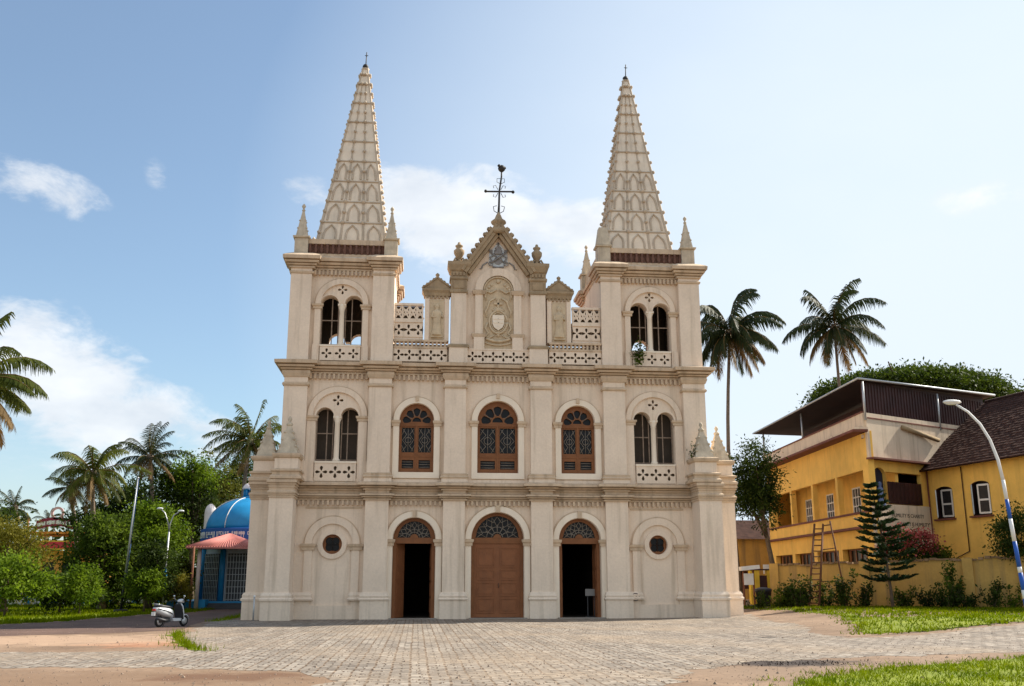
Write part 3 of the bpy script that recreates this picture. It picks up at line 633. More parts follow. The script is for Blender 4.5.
# ---- upper nave windows
def nave_window(cx, hw, z0, zs):
    R = hw + .30
    mb = MB(); outer = [(cx - R, z0 - .3), (cx + R, z0 - .3), (cx + R, zs)] + arc(cx, zs, R, 0, 180, 24)[1:-1] + [(cx - R, zs)]
    mb.plate(outer, [arch(cx, hw + .015, z0 - .01, zs, 24)], (0, -.11, 0), (1, 0, 0), .13); o = mb.build('window_surround', PALE, church)
    m2 = MB(); m2.plate(ring(cx, zs, R + .05, R + .002, 24), (), (0, -.07, 0), (1, 0, 0), .09)
    for s in (-1, 1):
        a, b = sorted((cx + s * (hw + .02), cx + s * (R + .06))); m2.sweep([(0, zs - .3), (.03, zs - .3), (.03, zs - .18), (.07, zs - .13), (.08, zs - .02), (0, zs)], [(a, .02), (a, -.11), (b, -.11), (b, .02)]); m2.box(a, b, -.115, .02, zs - .3, zs)
    m2.obox((cx, -.13, zs + R - .06), (1, 0, 0), (0, 1, 0), .16, .1, .26); build_sides(m2, 'impost', 'arch_trim', cx, TRIM, o)
    f = MB(); zt = zs - .22; hl = [rect(cx - hw + .13, cx - .10, z0 + 1.0, zt - .12), rect(cx + .10, cx + hw - .13, z0 + 1.0, zt - .12), rect(cx - hw + .16, cx - .13, z0 + .2, z0 + .62), rect(cx + .13, cx + hw - .16, z0 + .2, z0 + .62)]
    for k in range(5):
        a = 12 + 39 * k; r0, r1 = hw * .34, hw * .78; ca, sa = math.cos(rad(a)), math.sin(rad(a)); zc = zs - .06
        pts = []
        for (l, t) in ((r0, -.04), (r0 + .12, -hw * .145), (r1 - .08, -hw * .2), (r1 + .0, -hw * .145), (r1 + .05, 0), (r1, hw * .145), (r1 - .08, hw * .2), (r0 + .12, hw * .145), (r0, .04)):
            pts.append((cx + l * ca - t * sa, zc + l * sa + t * ca))
        hl.append(pts)
    hl.append([(cx - hw * .26, zs - .04), (cx + hw * .26, zs - .04)] + arc(cx, zs - .04, hw * .26, 15, 165, 10))
    f.plate(arch(cx, hw, z0, zs, 24), hl, (0, .16, 0), (1, 0, 0), .1)
    f.box(cx - .035, cx + .035, .13, .18, z0 + .05, zt)
    f.box(cx - hw + .02, cx + hw - .02, .12, .18, zt - .04, zt + .06); f.box(cx - hw + .02, cx + hw - .02, .135, .18, z0 + .78, z0 + .84)
    fr = f.build('window', WOOD, church)
    g = MB(); g.plate(arch(cx, hw - .05, z0 + .05, zs, 16), (), (0, .27, 0), (1, 0, 0), .02); g.build('window_pane', GLASS, fr)
    t = MB()
    for s in (-1, 1):
        a, b = sorted((cx + s * .10, cx + s * (hw - .13))); m = (a + b) / 2; zb, zu = z0 + 1.0, zt - .12; zm = (zb + zu) / 2; w = (b - a)
        P = lambda x, z: (x, .235, z)
        for q in (-1, 1):
            t.tube([P(m + q * w * .5, zb), P(m + q * w * .12, zb + (zm - zb) * .55), P(m + q * w * .45, zm), P(m + q * w * .12, zu - (zu - zm) * .55), P(m + q * w * .5, zu)], .02, 4)
            t.tube([P(m + q * w * .22, zb), P(m + q * w * .5, zb + (zm - zb) * .6)], .017, 4); t.tube([P(m + q * w * .22, zu), P(m + q * w * .5, zu - (zu - zm) * .6)], .017, 4)
        t.tube([P(m, zb), P(m, zu)], .017, 4); t.tube([P(m + .12 * w * math.cos(k * math.pi / 4) * 2, zm + .12 * w * math.sin(k * math.pi / 4) * 2) for k in range(9)], .018, 4)
        for k in range(3): t.tube([P(a + .03, z0 + .27 + .13 * k), P(b - .03, z0 + .27 + .13 * k)], .018, 4)
    for k in range(4): a = 31.5 + 39 * k; t.tube([(cx + hw * .3 * math.cos(rad(a)), .15, zs - .06 + hw * .3 * math.sin(rad(a))), (cx + hw * .8 * math.cos(rad(a)), .15, zs - .06 + hw * .8 * math.sin(rad(a)))], .014, 4)
    t.build('tracery', LEAD, fr)
nave_window(0, 1.02, 6.99, 9.6); nave_window(-4.07, .86, 7.0, 9.58); nave_window(4.07, .86, 7.0, 9.58)

# ---- bell towers
def twin_window(tw, cx, y, off, hw, z0, zs, R, zc, zj, grille=True):
    mb = MB(); mb.plate(ring(cx, zc, R, R - .27, 30), (), (0, y - .12, 0), (1, 0, 0), .14)
    for s in (-1, 1):
        a, b = sorted((cx + s * (off + hw + .02), cx + s * (R + .02))); mb.box(a, b, y - .1, y + .02, zj, zc - .2)
        mb.box(min(cx + s * (off + hw + .1), cx + s * (R + .06)), max(cx + s * (off + hw + .1), cx + s * (R + .06)), y - .15, y - .09, zj, z0)
    for q in (-1, 1): mb.plate(arc(cx + q * off, zs, hw + .1, 0, 180, 16) + arc(cx + q * off, zs, hw + .005, 180, 0, 16), (), (0, y - .05 - .004 * (q + 1), 0), (1, 0, 0), .07)
    o = mb.build('window_surround', PLASTER, tw); m2 = MB()
    for s in (-1, 1):
        a, b = sorted((cx + s * (off + hw - .03), cx + s * (R + .08))); m2.sweep([(0, zc - .26), (.04, zc - .26), (.04, zc - .15), (.09, zc - .1), (.1, zc - .01), (0, zc)], [(a, y + .02), (a, y - .1), (b, y - .1), (b, y + .02)]); m2.box(a, b, y - .11, y + .02, zc - .26, zc)
    m2.plate(ring(cx, zc, R + .05, R + .002, 30), (), (0, y - .07, 0), (1, 0, 0), .09)
    build_sides(m2, 'impost', 'arch_trim', cx, TRIM, o)
    c = MB(); c.lathe([(.19, z0), (.19, z0 + .1), (.15, z0 + .15), (.135, z0 + .22), (.125, zs - .35), (.14, zs - .33), (.13, zs - .28), (.2, zs - .1), (.2, zs + .0)], (cx, y + .16, 0), 14); c.box(cx - .2, cx + .2, y - .03, y + .36, zs - .08, zs + .02); c.build('colonnette', PALE, tw)
    if grille:
        g = MB()
        for q in (-1, 1):
            xx = cx + q * off
            for dx in (-hw + .03, .1 * q * -1, hw - .03): g.box(xx + dx - .025, xx + dx + .025, y + .3, y + .35, z0, zs + (hw * .9 if abs(dx) < .2 else .1))
            for dz in (.08, (zs - z0) * .62): g.box(xx - hw, xx + hw, y + .305, y + .345, z0 + dz, z0 + dz + .05)
        g.build('window_grille', GRILLE, tw)
def rail_panel(tw, x0, x1, y, z0, z1, n, R, name='pierced_panel', back=True):
    h = []
    for i in range(n): h += quatre(x0 + (x1 - x0) * (i + .5) / n, (z0 + z1) / 2, R)
    mb = MB(); mb.plate(rect(x0, x1, z0, z1), h, (0, y, 0), (1, 0, 0), .07)
    o = mb.build(name, PLASTER, tw)
    if name == 'pierced_panel' and back:
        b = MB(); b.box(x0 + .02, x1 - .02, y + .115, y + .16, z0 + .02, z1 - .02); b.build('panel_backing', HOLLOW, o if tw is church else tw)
    return o

for s in (-1, 1):
    tw = MB(); X0, X1 = sorted((s * 5.35, s * 10.6)); cx = s * T
    # side and back walls with belfry openings
    hw_ = lambda z0, zs: twin(0, .6, .45, z0, zs)
    for xw, u in ((X0, (0, -1, 0)), (X1, (0, -1, 0))):
        side_outer = (xw == X1) == (s > 0)
        oo = [(-(YT), -.3 if side_outer else -.3), (-.6, -.3), (-.6, 18), (-YT, 18)]
        hh = [[(p[0] - 2.95, p[1]) for p in hw_(13.36, 15.53)]]
        if side_outer: hh.append([(p[0] - 2.95, p[1]) for p in twin(0, .61, .43, 7.49, 9.74)])
        tw.plate(oo, hh, (xw if xw == X0 else xw - .5, 0, 0), u, .5)          # u=-Y, so n=+X
    tw.plate(rect(X0 + .5, X1 - .5, -.3, 18), [twin(cx, .6, .45, 13.36, 14.75)], (0, YT - .5, 0), (1, 0, 0), .5)
    tw.box(X0 + .5, X1 - .5, .6, YT - .5, 17.6, 18.0)
    tower = tw.build('bell_tower', PLASTER, church)
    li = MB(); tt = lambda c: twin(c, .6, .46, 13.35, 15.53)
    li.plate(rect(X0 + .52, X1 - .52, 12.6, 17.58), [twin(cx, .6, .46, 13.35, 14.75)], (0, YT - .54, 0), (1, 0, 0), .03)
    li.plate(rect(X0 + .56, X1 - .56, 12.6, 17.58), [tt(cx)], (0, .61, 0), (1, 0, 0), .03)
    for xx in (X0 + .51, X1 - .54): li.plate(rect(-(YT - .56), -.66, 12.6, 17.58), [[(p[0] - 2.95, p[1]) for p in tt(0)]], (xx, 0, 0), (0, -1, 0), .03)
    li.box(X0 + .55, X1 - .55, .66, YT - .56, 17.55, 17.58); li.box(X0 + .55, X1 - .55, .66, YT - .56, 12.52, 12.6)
    li.build('belfry_dark_lining', INNER, tower)  # lining added inside the belfry, its dark colour stands for shade
    # corner piers of the belfry storey
    for a, b, so in ((X0, X0 + 1.05, -.012), (X1 - 1.1, X1, .012)):
        for y0, y1 in ((-.36, .75), (YT - .8, YT + .3)):
            mb = MB(); L_ = min(a, a + so) if so < 0 else a; R_ = max(b, b + so); xi = X0 + .02 if so < 0 else X1 - .02
            yo = (y0, .02) if y0 < 0 else (YT - .02, y1)
            pts = [(L_, y0), (R_, y0), (R_, y1), (L_, y1)]
            mb.box(a, b, yo[0], yo[1], 12.5, 17.3)
            mb.box(min(xi, xi + so * 1.3), max(xi, xi + so * 1.3), y0 + .003, y1 - .003, 12.5, 17.29); mb.build('corner_pier', PLASTER, tower)
    # belfry cornice
    C3 = [(-.05, 17.3), (.09, 17.3), (.10, 17.38), (.03, 17.385), (.03, 17.42), (.16, 17.425), (.2, 17.5), (.1, 17.505), (.1, 17.54), (.26, 17.545), (.31, 17.65), (.18, 17.655), (.18, 17.70), (.38, 17.71), (.40, 17.88), (.30, 17.96), (-.05, 18.14)]
    xl, xr, yb, yf = X0 - .012, X1 + .012, YT + .3, -.36
    a1, b1 = X0 + 1.05, X1 - 1.1
    if s < 0: a1, b1 = X0 + 1.1, X1 - 1.05
    pth = [(xl, yb), (xl, yb - 1.1), (xl + .25, yb - 1.1), (xl + .25, .75), (xl, .75), (xl, yf), (a1, yf), (a1, 0), (b1, 0), (b1, yf), (xr, yf), (xr, .75), (xr - .25, .75), (xr - .25, yb - 1.1), (xr, yb - 1.1), (xr, yb)]
    mb = MB(); mb.sweep(C3, pth, closed=True)
    C3b = [(0, 17.0), (.05, 17.02), (.07, 17.1), (0, 17.16)]
    for q in ((xl, a1), (b1, xr)): mb.sweep(C3b, [(q[0], .02), (q[0], yf), (q[1], yf), (q[1], .02)])
    mb.box(xl, xr, yf + .2, yb - .1, 17.95, 18.12)
    st = .2; n = int((b1 - a1) / st)
    for i in range(n): mb.box(a1 + (b1 - a1) * (i + .25) / n, a1 + (b1 - a1) * (i + .75) / n, -.2, .02, 17.02, 17.26)
    mb.build('tower_cornice', TRIM, tower)
    # parapet with maroon balusters
    mb = MB(); mb.box(X0 + .5, X1 - .5, -.05, .12, 18.02, 18.2); mb.box(X0 + .5, X1 - .5, -.08, .2, 18.72, 18.98)
    mb.box(X0 + .1, X0 + .3, .5, YT - .3, 18.14, 18.9); mb.box(X1 - .3, X1 - .1, .5, YT - .3, 18.14, 18.9); mb.box(X0 + .5, X1 - .5, YT - .2, YT, 18.14, 18.9)
    par = mb.build('parapet', TRIM, tower); mb = MB(); mb.box(X0 + .5, X1 - .5, .06, .12, 18.2, 18.72)
    for i in range(13): mb.lathe([(.09, 18.2), (.06, 18.27), (.11, 18.42), (.06, 18.6), (.09, 18.72)], (X0 + .85 + (X1 - X0 - 1.7) * i / 12, 0, 0), 8)
    mb.build('balustrade', BRICKRAIL, par)
    # pinnacles
    for ix, px_ in enumerate((X0 + (.42 if s < 0 else .24), X1 - (.24 if s < 0 else .47))):
        for iy, py_ in enumerate((.1, YT - .3)):
            p = MB(); p.box(px_ - .34, px_ + .34, py_ - .34, py_ + .34, 18.12, 18.95); p.sweep([(-.05, 18.95), (.08, 18.98), (.1, 19.06), (-.05, 19.12)], [(px_ - .34, py_ + .34), (px_ - .34, py_ - .34), (px_ + .34, py_ - .34), (px_ + .34, py_ + .34)], closed=True)
            broken = s > 0 and ix == 0 and iy == 0
            zt = 20.1 if broken else 20.55; h = .36 if broken else .30
            p.pyramid(px_ - h, px_ + h, py_ - h, py_ + h, 19.1, zt, .22 if broken else .05)
            if not broken:
                for t in (.3, .6):
                    r = h + (.05 - h) * t
                    for q in ((-1, -1), (1, -1), (1, 1), (-1, 1)): p.ball((px_ + q[0] * r, py_ + q[1] * r, 19.1 + 1.45 * t), .05, 6)
                p.lathe([(.05, 20.5), (.1, 20.58), (.04, 20.66), (.1, 20.78), (.1, 20.84), (.02, 20.95)], (px_, py_, 0), 8)
            p.build('pinnacle', PINN, tower)
    # spire: four faces with bands, ribs, pointed panels and crockets
    bz, tz = 18.9, 30.15; bc = Vector((s * 7.72, 2.6, bz)); ac = Vector((-7.42 if s < 0 else 7.62, 2.6, tz)); H = 1.83
    cor = [bc + Vector((a * H, b * 1.4 - .45, 0)) for a, b in ((-1, -1), (1, -1), (1, 1), (-1, 1))]; tp = [ac + Vector((a * .13, b * .13 - .2, 0)) for a, b in ((-1, -1), (1, -1), (1, 1), (-1, 1))]
    sp = MB(); sp.add([*cor, *tp], [(0, 1, 5, 4), (1, 2, 6, 5), (2, 3, 7, 6), (3, 0, 4, 7), (4, 5, 6, 7)])
    sp.box(bc.x - 2.0, bc.x + 2.0, .6, 4.2, 18.0, 19.02)
    spi = sp.build('spire', mat('spire_panel_%s' % ('east' if s > 0 else 'west'), (.82, .71, .575), .9, .1, 1.6, .3, 12, .6, (.4, .34, .27), fine=.2), tower); sp = MB()
    cr = MB(); tier = 1.0 / 9.0
    for f in range(4):
        A, B, A2, B2 = cor[f], cor[(f + 1) % 4], tp[f], tp[(f + 1) % 4]
        nrm = (B - A).cross(A2 - A).normalized()
        if nrm.dot(A - bc) < 0: nrm = -nrm
        F = lambda u, t, o=.0: (A.lerp(A2, t)).lerp(B.lerp(B2, t), u) + nrm * o
        for k in range(0, 9):
            t = .012 + k * tier; sp.tube([F(0, t), F(1, t)], .065, 4, False)
            for u in (0, 1 / 3, 2 / 3):
                cr.ball(F(u, t, .09), .12 - .03 * t, 6)
                if k < 9 and (u == 0 or k > 0): cr.ball(F(u, t + tier / 2, .09), .11 - .03 * t, 6)
            if k < 4:
                for i in range(3):
                    u0, u1 = i / 3 + .075, (i + 1) / 3 - .075; um = (u0 + u1) / 2; tb, ts, te = t + tier * .10, t + tier * .48, t + tier * .88
                    sp.tube([F(u0, tb, .02), F(u0, ts, .02), F(u0 * .80 + um * .20, ts + (te - ts) * .45, .02), F(um, te, .02), F(u1 * .80 + um * .20, ts + (te - ts) * .45, .02), F(u1, ts, .02), F(u1, tb, .02)], .062, 4, False)
        sp.tube([F(0, 0), F(0, 1)], [.085, .05], 5, False)
        for u in (1 / 3, 2 / 3): sp.tube([F(u, 0), F(u, .9)], [.075, .035], 4, False)
    sp.lathe([(.2, 30.05), (.24, 30.12), (.1, 30.2)], (ac.x, ac.y - .2, 0), 8)
    sp.build('spire_ribs', SPIRE, tower); cr.build('spire_crockets', SPIRE, tower); ac = ac - Vector((0, .2, 0))  # second mesh holds the crocket balls on edges and face ribs
    fi = MB(); fi.tube([(ac.x, ac.y, 30.1), (ac.x + .04, ac.y, 31.2)], .03, 5); fi.ball((ac.x, ac.y, 30.28), .17, 8); fi.box(ac.x - .06, ac.x + .13, ac.y - .015, ac.y + .015, 30.98, 31.01); fi.build('finial', IRON, tower)
    # belfry and middle storey windows, blind arch below
    twin_window(tower, cx, 0, .6, .45, 13.36, 15.53, 1.34, 15.5, 12.52)
    rail_panel(tower, cx - 1.0, cx + 1.0, -.13, 12.56, 13.28, 3, .25)
    for za, zb in ((13.28, 13.36), (7.4, 7.49)): m2 = MB(); m2.box(cx - 1.02, cx + 1.02, -.16, .1, za, zb); m2.build('window_sill', PALE, tower)
    twin_window(tower, cx, 0, .61, .43, 7.49, 9.74, 1.46, 9.75, 6.5)
    rail_panel(tower, cx - 1.0, cx + 1.0, -.13, 6.52, 7.4, 3, .29)
    g = MB(); g.box(cx - 1.15, cx + 1.15, .7, .74, 6.4, 11.2); g.build('window_backing', INNER, tower)  # plain dark sheet behind the middle storey openings
    # ground storey blind arch with oculus
    mb = MB(); mb.plate(ring(cx, 3.5, 1.31, .97, 30), (), (0, -.11, 0), (1, 0, 0), .13)
    for q in (-1, 1): a, b = sorted((cx + q * .93, cx + q * 1.31)); mb.box(a, b, -.09, .02, 1.25, 3.24)
    mb.plate(circ(cx, 3.5, .70, 32), [circ(cx, 3.5, .47, 28)], (0, -.09, 0), (1, 0, 0), .11)
    o = mb.build('blind_arch', PLASTER, tower); m2 = MB(); m2.plate(ring(cx, 3.5, 1.37, 1.312, 30), (), (0, -.06, 0), (1, 0, 0), .08)
    for q in (-1, 1):
        a, b = sorted((cx + q * .88, cx + q * 1.4)); m2.sweep([(0, 3.22), (.05, 3.22), (.05, 3.34), (.1, 3.4), (.12, 3.5), (0, 3.52)], [(a, .02), (a, -.09), (b, -.09), (b, .02)]); m2.box(a, b, -.1, .02, 3.22, 3.52)
    build_sides(m2, 'impost', 'arch_trim', cx, TRIM, o)
    oc = MB(); oc.plate(circ(cx, 3.5, .47, 28), [circ(cx + .215 * math.cos(rad(a)), 3.5 + .215 * math.sin(rad(a)), .185, 12) for a in (45, 135, 225, 315)], (0, .14, 0), (1, 0, 0), .06)
    oo = oc.build('oculus', WOOD, tower); gg = MB(); gg.plate(circ(cx, 3.5, .46, 20), (), (0, .22, 0), (1, 0, 0), .02); gg.build('oculus_pane', GLASS, oo)
    # plinth and recessed panel edge
    pl = MB()
    for q in (-1, 1):
        a, b = sorted((cx + q * .98, cx + q * 2.0))
        pl.sweep([(0, .87), (.15, .87), (.17, .94), (.11, 1.02), (.12, 1.12), (.05, 1.25), (0, 1.25)], [(a, .02), (a, -.1), (b, -.1), (b, .02)]); pl.box(a, b, -.1, .02, .87, 1.25)
        pl.box(a - (.0 if q > 0 else -.0), b, -.12, .02, -.2, .87)
    pl.box(cx - .98, cx + .98, -.12, .02, -.2, .64); pl.build('plinth', PLASTER, tower)
    # thin rule above the blind arch
    rl = MB(); rl.box(cx - 1.35, cx + 1.35, -.04, .02, 5.2, 5.28); rl.build('string_course', TRIM, tower)

# ---- parapet between the towers
for s in (-1, 1):
    a, b = sorted((s * 2.62, s * 5.33)); rail_panel(church, a, b, -.22, 12.56, 13.24, 5, .26)
    mb = MB(); mb.box(a, b, -.02, .1, 12.5, 13.3); mb.box(a, b, -.26, .1, 13.24, 13.34)
    n = 13
    for i in range(n): mb.box(a + (b - a) * (i + .27) / n, a + (b - a) * (i + .73) / n, -.26, .0, 13.34, 13.58)
    mb.box(a, b, -.3, .12, 13.58, 13.68); mb.build('parapet_band', TRIM, church)
    a, b = sorted((s * 3.85, s * 5.33)); rail_panel(church, a, b, -.1, 13.86, 14.62, 3, .27)
    mb = MB(); mb.box(a, b, -.06, .4, 13.68, 13.86); mb.box(a, b, .1, .4, 13.86, 14.7); mb.box(a, b, -.16, .4, 14.62, 14.82); mb.box(a, b, -.12, .12, 15.52, 15.64); mb.build('parapet_band', PLASTER, church)
    # lattice
    la = MB(); n = 4; w = (b - a) / n
    for i in range(n):
        x0 = a + i * w; la.obox((x0 + .04, -.02, 15.17), (1, 0, 0), (0, 1, 0), .08, .12, .7)
        for q in (-1, 1): la.obox((x0 + w / 2 + .02, -.02 + .012 * q, 15.17), Vector((w, 0, q * .7)).normalized(), (0, 1, 0), math.hypot(w, .7) * .98, .08, .07, Vector((-q * .7, 0, w)).normalized())
        la.plate(circ(x0 + w / 2 + .02, 15.17, .17, 16), [circ(x0 + w / 2 + .02, 15.17, .09, 12)], (0, -.05, 0), (1, 0, 0), .06)
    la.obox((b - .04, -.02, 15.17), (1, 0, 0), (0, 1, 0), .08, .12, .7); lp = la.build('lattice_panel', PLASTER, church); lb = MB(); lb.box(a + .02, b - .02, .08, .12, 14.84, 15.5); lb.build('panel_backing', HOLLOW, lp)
    # little gabled niche with a standing figure
    c = s * 3.16; mb = MB(); mb.box(c - .62, c + .62, -.1, .5, 13.66, 16.2); mb.box(c - .62, c - .40, -.16, -.1, 13.68, 15.95); mb.box(c + .40, c + .62, -.16, -.1, 13.68, 15.95); ni = mb.build('niche', PLASTER, church)
    m2 = MB(); m2.sweep([(-.02, 16.05), (.05, 16.05), (.08, 16.2), (.16, 16.32), (.16, 16.42), (-.02, 16.46)], [(c - .62, .5), (c - .62, -.16), (c + .62, -.16), (c + .62, .5)]); m2.box(c - .6, c + .6, -.14, .45, 16.05, 16.46)
    m2.plate([(c - .72, 16.46), (c + .72, 16.46), (c, 17.0)], (), (0, -.2, 0), (1, 0, 0), .5)
    for q in (-1, 1): m2.tube([(c + q * .78, -.2, 16.44), (c, -.2, 17.04)], .06, 5)
    for q in (-1, 1):
        for k in range(4): m2.ball((c + q * (.7 - .17 * k), -.18, 16.56 + .13 * k), .06, 6)
    for i in range(6): m2.box(c - .55 + i * .2, c - .45 + i * .2, -.2, -.1, 15.92, 16.05)
    m2.lathe([(.12, 17.0), (.05, 17.06), (.1, 17.14), (.11, 17.2), (.03, 17.28)], (c, -.15, 0), 8); m2.build('niche_gable', DKTRIM, ni)
    fp = MB(); fp.box(c - .36, c + .36, -.13, -.1, 13.75, 15.86); fp.build('relief_panel', RELIEF, ni)
    fg = MB(); fg.lathe([(.26, 13.95), (.27, 14.0), (.2, 14.3), (.17, 14.75), (.22, 15.1), (.21, 15.22), (.08, 15.32), (.07, 15.36), (.10, 15.42), (.115, 15.5), (.09, 15.58), (.02, 15.63)], (c, -.16, 0), 12, True, 1.12, .75)
    fg.tube([(c - .2, -.15, 15.18), (c - .25, -.2, 14.92), (c - .02, -.28, 14.88)], [.07, .06, .045], 6); fg.tube([(c + .2, -.15, 15.18), (c + .27, -.18, 14.9), (c + .1, -.27, 15.05)], [.07, .06, .045], 6)
    fg.box(c - .3, c + .3, -.24, -.1, 13.84, 13.96); fg.build('relief_figure', RELIEF, ni)

# ---- central gable
rail_panel(church, -1.58, 1.58, -.2, 12.56, 13.22, 6, .25)
mb = MB(); mb.box(-1.6, 1.6, -.02, .1, 12.5, 13.3); mb.box(-1.6, 1.6, -.22, .1, 13.22, 13.3); mb.build('parapet_band', PLASTER, church)
for s in (-1, 1):
    a, b = sorted((s * 1.66, s * 2.44)); mb = MB(); mb.box(a - .08, b + .08, -.42, .5, 12.5, 13.3); mb.box(a, b, -.3, .55, 13.3, 16.3)
    gp = mb.build('gable_pier', PLASTER, church); path = [(a, .55), (a, -.3), (b, -.3), (b, .55)]
    m2 = MB(); m2.sweep([(0, 13.3), (.16, 13.3), (.16, 13.4), (.08, 13.48), (0, 13.5)], path)
    m2.sweep([(0, 16.2), (.07, 16.22), (.08, 16.32), (.03, 16.38), (.03, 16.9), (.09, 16.95), (.09, 17.05), (.03, 17.1), (.03, 17.35), (.1, 17.42), (.14, 17.55), (.2, 17.7), (.2, 17.86), (0, 17.92)], path); m2.box(a + .01, b - .01, -.29, .5, 16.3, 17.9)
    m2.box(a + .1, b - .1, -.36, -.29, 16.45, 16.85)
    for i in range(4): m2.box(a + .06 + i * .18, a + .16 + i * .18, -.4, -.3, 17.12, 17.3)
    m2.build('pier_capital', DKTRIM, gp)
    u = MB(); c = (a + b) / 2; u.lathe([(.26, 17.9), (.26, 17.97), (.12, 18.05), (.1, 18.15), (.17, 18.25), (.27, 18.45), (.28, 18.62), (.17, 18.72), (.14, 18.78), (.2, 18.84), (.2, 18.9), (.1, 18.95), (.06, 19.08), (.02, 19.1)], (c, .1, 0), 14)
    for q in ((-1, -1), (1, -1), (1, 1), (-1, 1)): u.tube([(c + q[0] * .3, .1 + q[1] * .3, 17.92), (c + q[0] * .2, .1 + q[1] * .2, 18.15), (c + q[0] * .1, .1 + q[1] * .1, 18.1)], .05, 5)
    u.build('urn', DKTRIM, church)
# raking coping with stepped crockets
cp = MB(); k_ = MB()
for s in (-1, 1):
    A = Vector((s * 1.72, -.12, 17.35)); B = Vector((0, -.12, 19.82)); d = (B - A).normalized(); n = Vector((-d.z * 1, 0, d.x)) if s < 0 else Vector((d.z, 0, -d.x))
    n = -n if n.z < 0 else n; M = (A + B) / 2
    cp.obox(M + n * .02, d, (0, 1, 0), (B - A).length + .06, .62, .2, n); cp.obox(M + n * .18 + Vector((0, 0, 0)), d, (0, 1, 0), (B - A).length + .1, .72, .14, n); cp.obox(M - n * .18, d, (0, 1, 0), (B - A).length - .08, .42, .16, n)
    for i in range(8):
        p = A.lerp(B, (i + .35) / 8.2) + n * .32; k_.obox(p, d, (0, 1, 0), .2, .5, .16, n); k_.ball(p + n * .08, .12, 7)
cp.build('gable_coping', DKTRIM, church); k_.build('coping_crockets', DKTRIM, church)
mb = MB(); mb.lathe([(.42, 19.5), (.44, 19.75), (.3, 19.85), (.26, 20.0), (.4, 20.12), (.4, 20.22), (.22, 20.35), (.14, 20.55), (.04, 20.75)], (0, -.15, 0), 10); mb.build('gable_finial', DKTRIM, church)
# niche with carved coat of arms
mb = MB(); mb.plate(ring(0, 16.45, 1.2, .8, 28), (), (0, -.14, 0), (1, 0, 0), .16)
for s in (-1, 1):
    a, b = sorted((s * .8, s * 1.2)); mb.box(a, b, -.14, .02, 14.0, 16.2); a, b = sorted((s * .72, s * 1.26)); mb.box(a, b, -.22, .02, 13.3, 13.9)
o = mb.build('niche_surround', PLASTER, church); m2 = MB()
for s in (-1, 1):
    for z, e in ((16.2, .06), (13.88, .08)):
        a, b = sorted((s * (.8 - e), s * (1.2 + e))); m2.sweep([(0, z), (.04, z), (.08, z + .12), (.1, z + .2), (0, z + .24)], [(a, .02), (a, -.15), (b, -.15), (b, .02)]); m2.box(a, b, -.15, .02, z, z + .24)
build_sides(m2, 'impost', 'arch_trim', 0, TRIM, o)
r = MB(); r.plate(arch(0, .795, 13.3, 16.45, 24), (), (0, -.03, 0), (1, 0, 0), .05); P = lambda x, z, y=-.09: (x, y, z)
sh = [(-.3, 15.1), (.3, 15.1), (.3, 14.65)] + [(.22, 14.45), (0, 14.3), (-.22, 14.45), (-.3, 14.65)]
sd = MB(); sd.plate([(x, z) for x, z in sh][::-1], (), (0, -.17, 0), (1, 0, 0), .14); sd.box(-.02, .02, -.19, -.16, 14.4, 15.05); sd.box(-.26, .26, -.19, -.16, 14.68, 14.72); sd.box(-.26, .26, -.19, -.16, 14.88, 14.91)
r.tube([P(.46 * math.cos(a), 14.75 + .6 * math.sin(a)) for a in np.linspace(0, 2 * math.pi, 25)], .06, 6); r.tube([P(.36 * math.cos(a), 14.75 + .5 * math.sin(a)) for a in np.linspace(0, 2 * math.pi, 25)], .035, 6)
r.box(-.05, .05, -.12, -.02, 15.4, 16.0); r.box(-.22, .22, -.12, -.02, 15.68, 15.78); r.lathe([(.3, 15.33), (.34, 15.4), (.2, 15.5), (.1, 15.55)], (0, -.04, 0), 10, True, 1, .35)
for s in (-1, 1):
    r.tube([P(s * .1, 16.5), P(s * .4, 16.3), P(s * .6, 16.4), P(s * .68, 16.15), P(s * .62, 15.9)], [.06, .05, .06, .05, .03], 6)
    r.tube([P(s * .15, 16.05), P(s * .45, 15.85), P(s * .55, 15.5), P(s * .66, 15.3), P(s * .6, 15.0)], [.04, .06, .05, .06, .03], 6)
    r.tube([P(s * .55, 14.7), P(s * .66, 14.4), P(s * .5, 14.15), P(s * .66, 14.0), P(s * .45, 13.9), P(s * .2, 14.05)], [.04, .06, .05, .06, .05, .03], 6)
    for k in range(3): r.ball((s * (.35 + .12 * k), -.05, 16.75 - .13 * k), .075, 6, 1, 1, .6)
r.tube([P(x, 13.72 + .14 * (x / .6) ** 2) for x in np.linspace(-.62, .62, 13)], .08, 6); r.tube([P(x, 13.52 + .10 * (x / .6) ** 2) for x in np.linspace(-.66, .66, 13)], .035, 5)
r.ball((0, -.05, 14.05), .1, 7); r.ball((0, -.05, 16.95), .12, 7, 1, 1, .6); r.tube([P(.74 * math.cos(rad(a)), 16.42 + .74 * math.sin(rad(a))) for a in range(0, 181, 12)], .04, 5)
ca = r.build('carved_arms', RELIEF, church); sd.build('shield', PALE, ca)
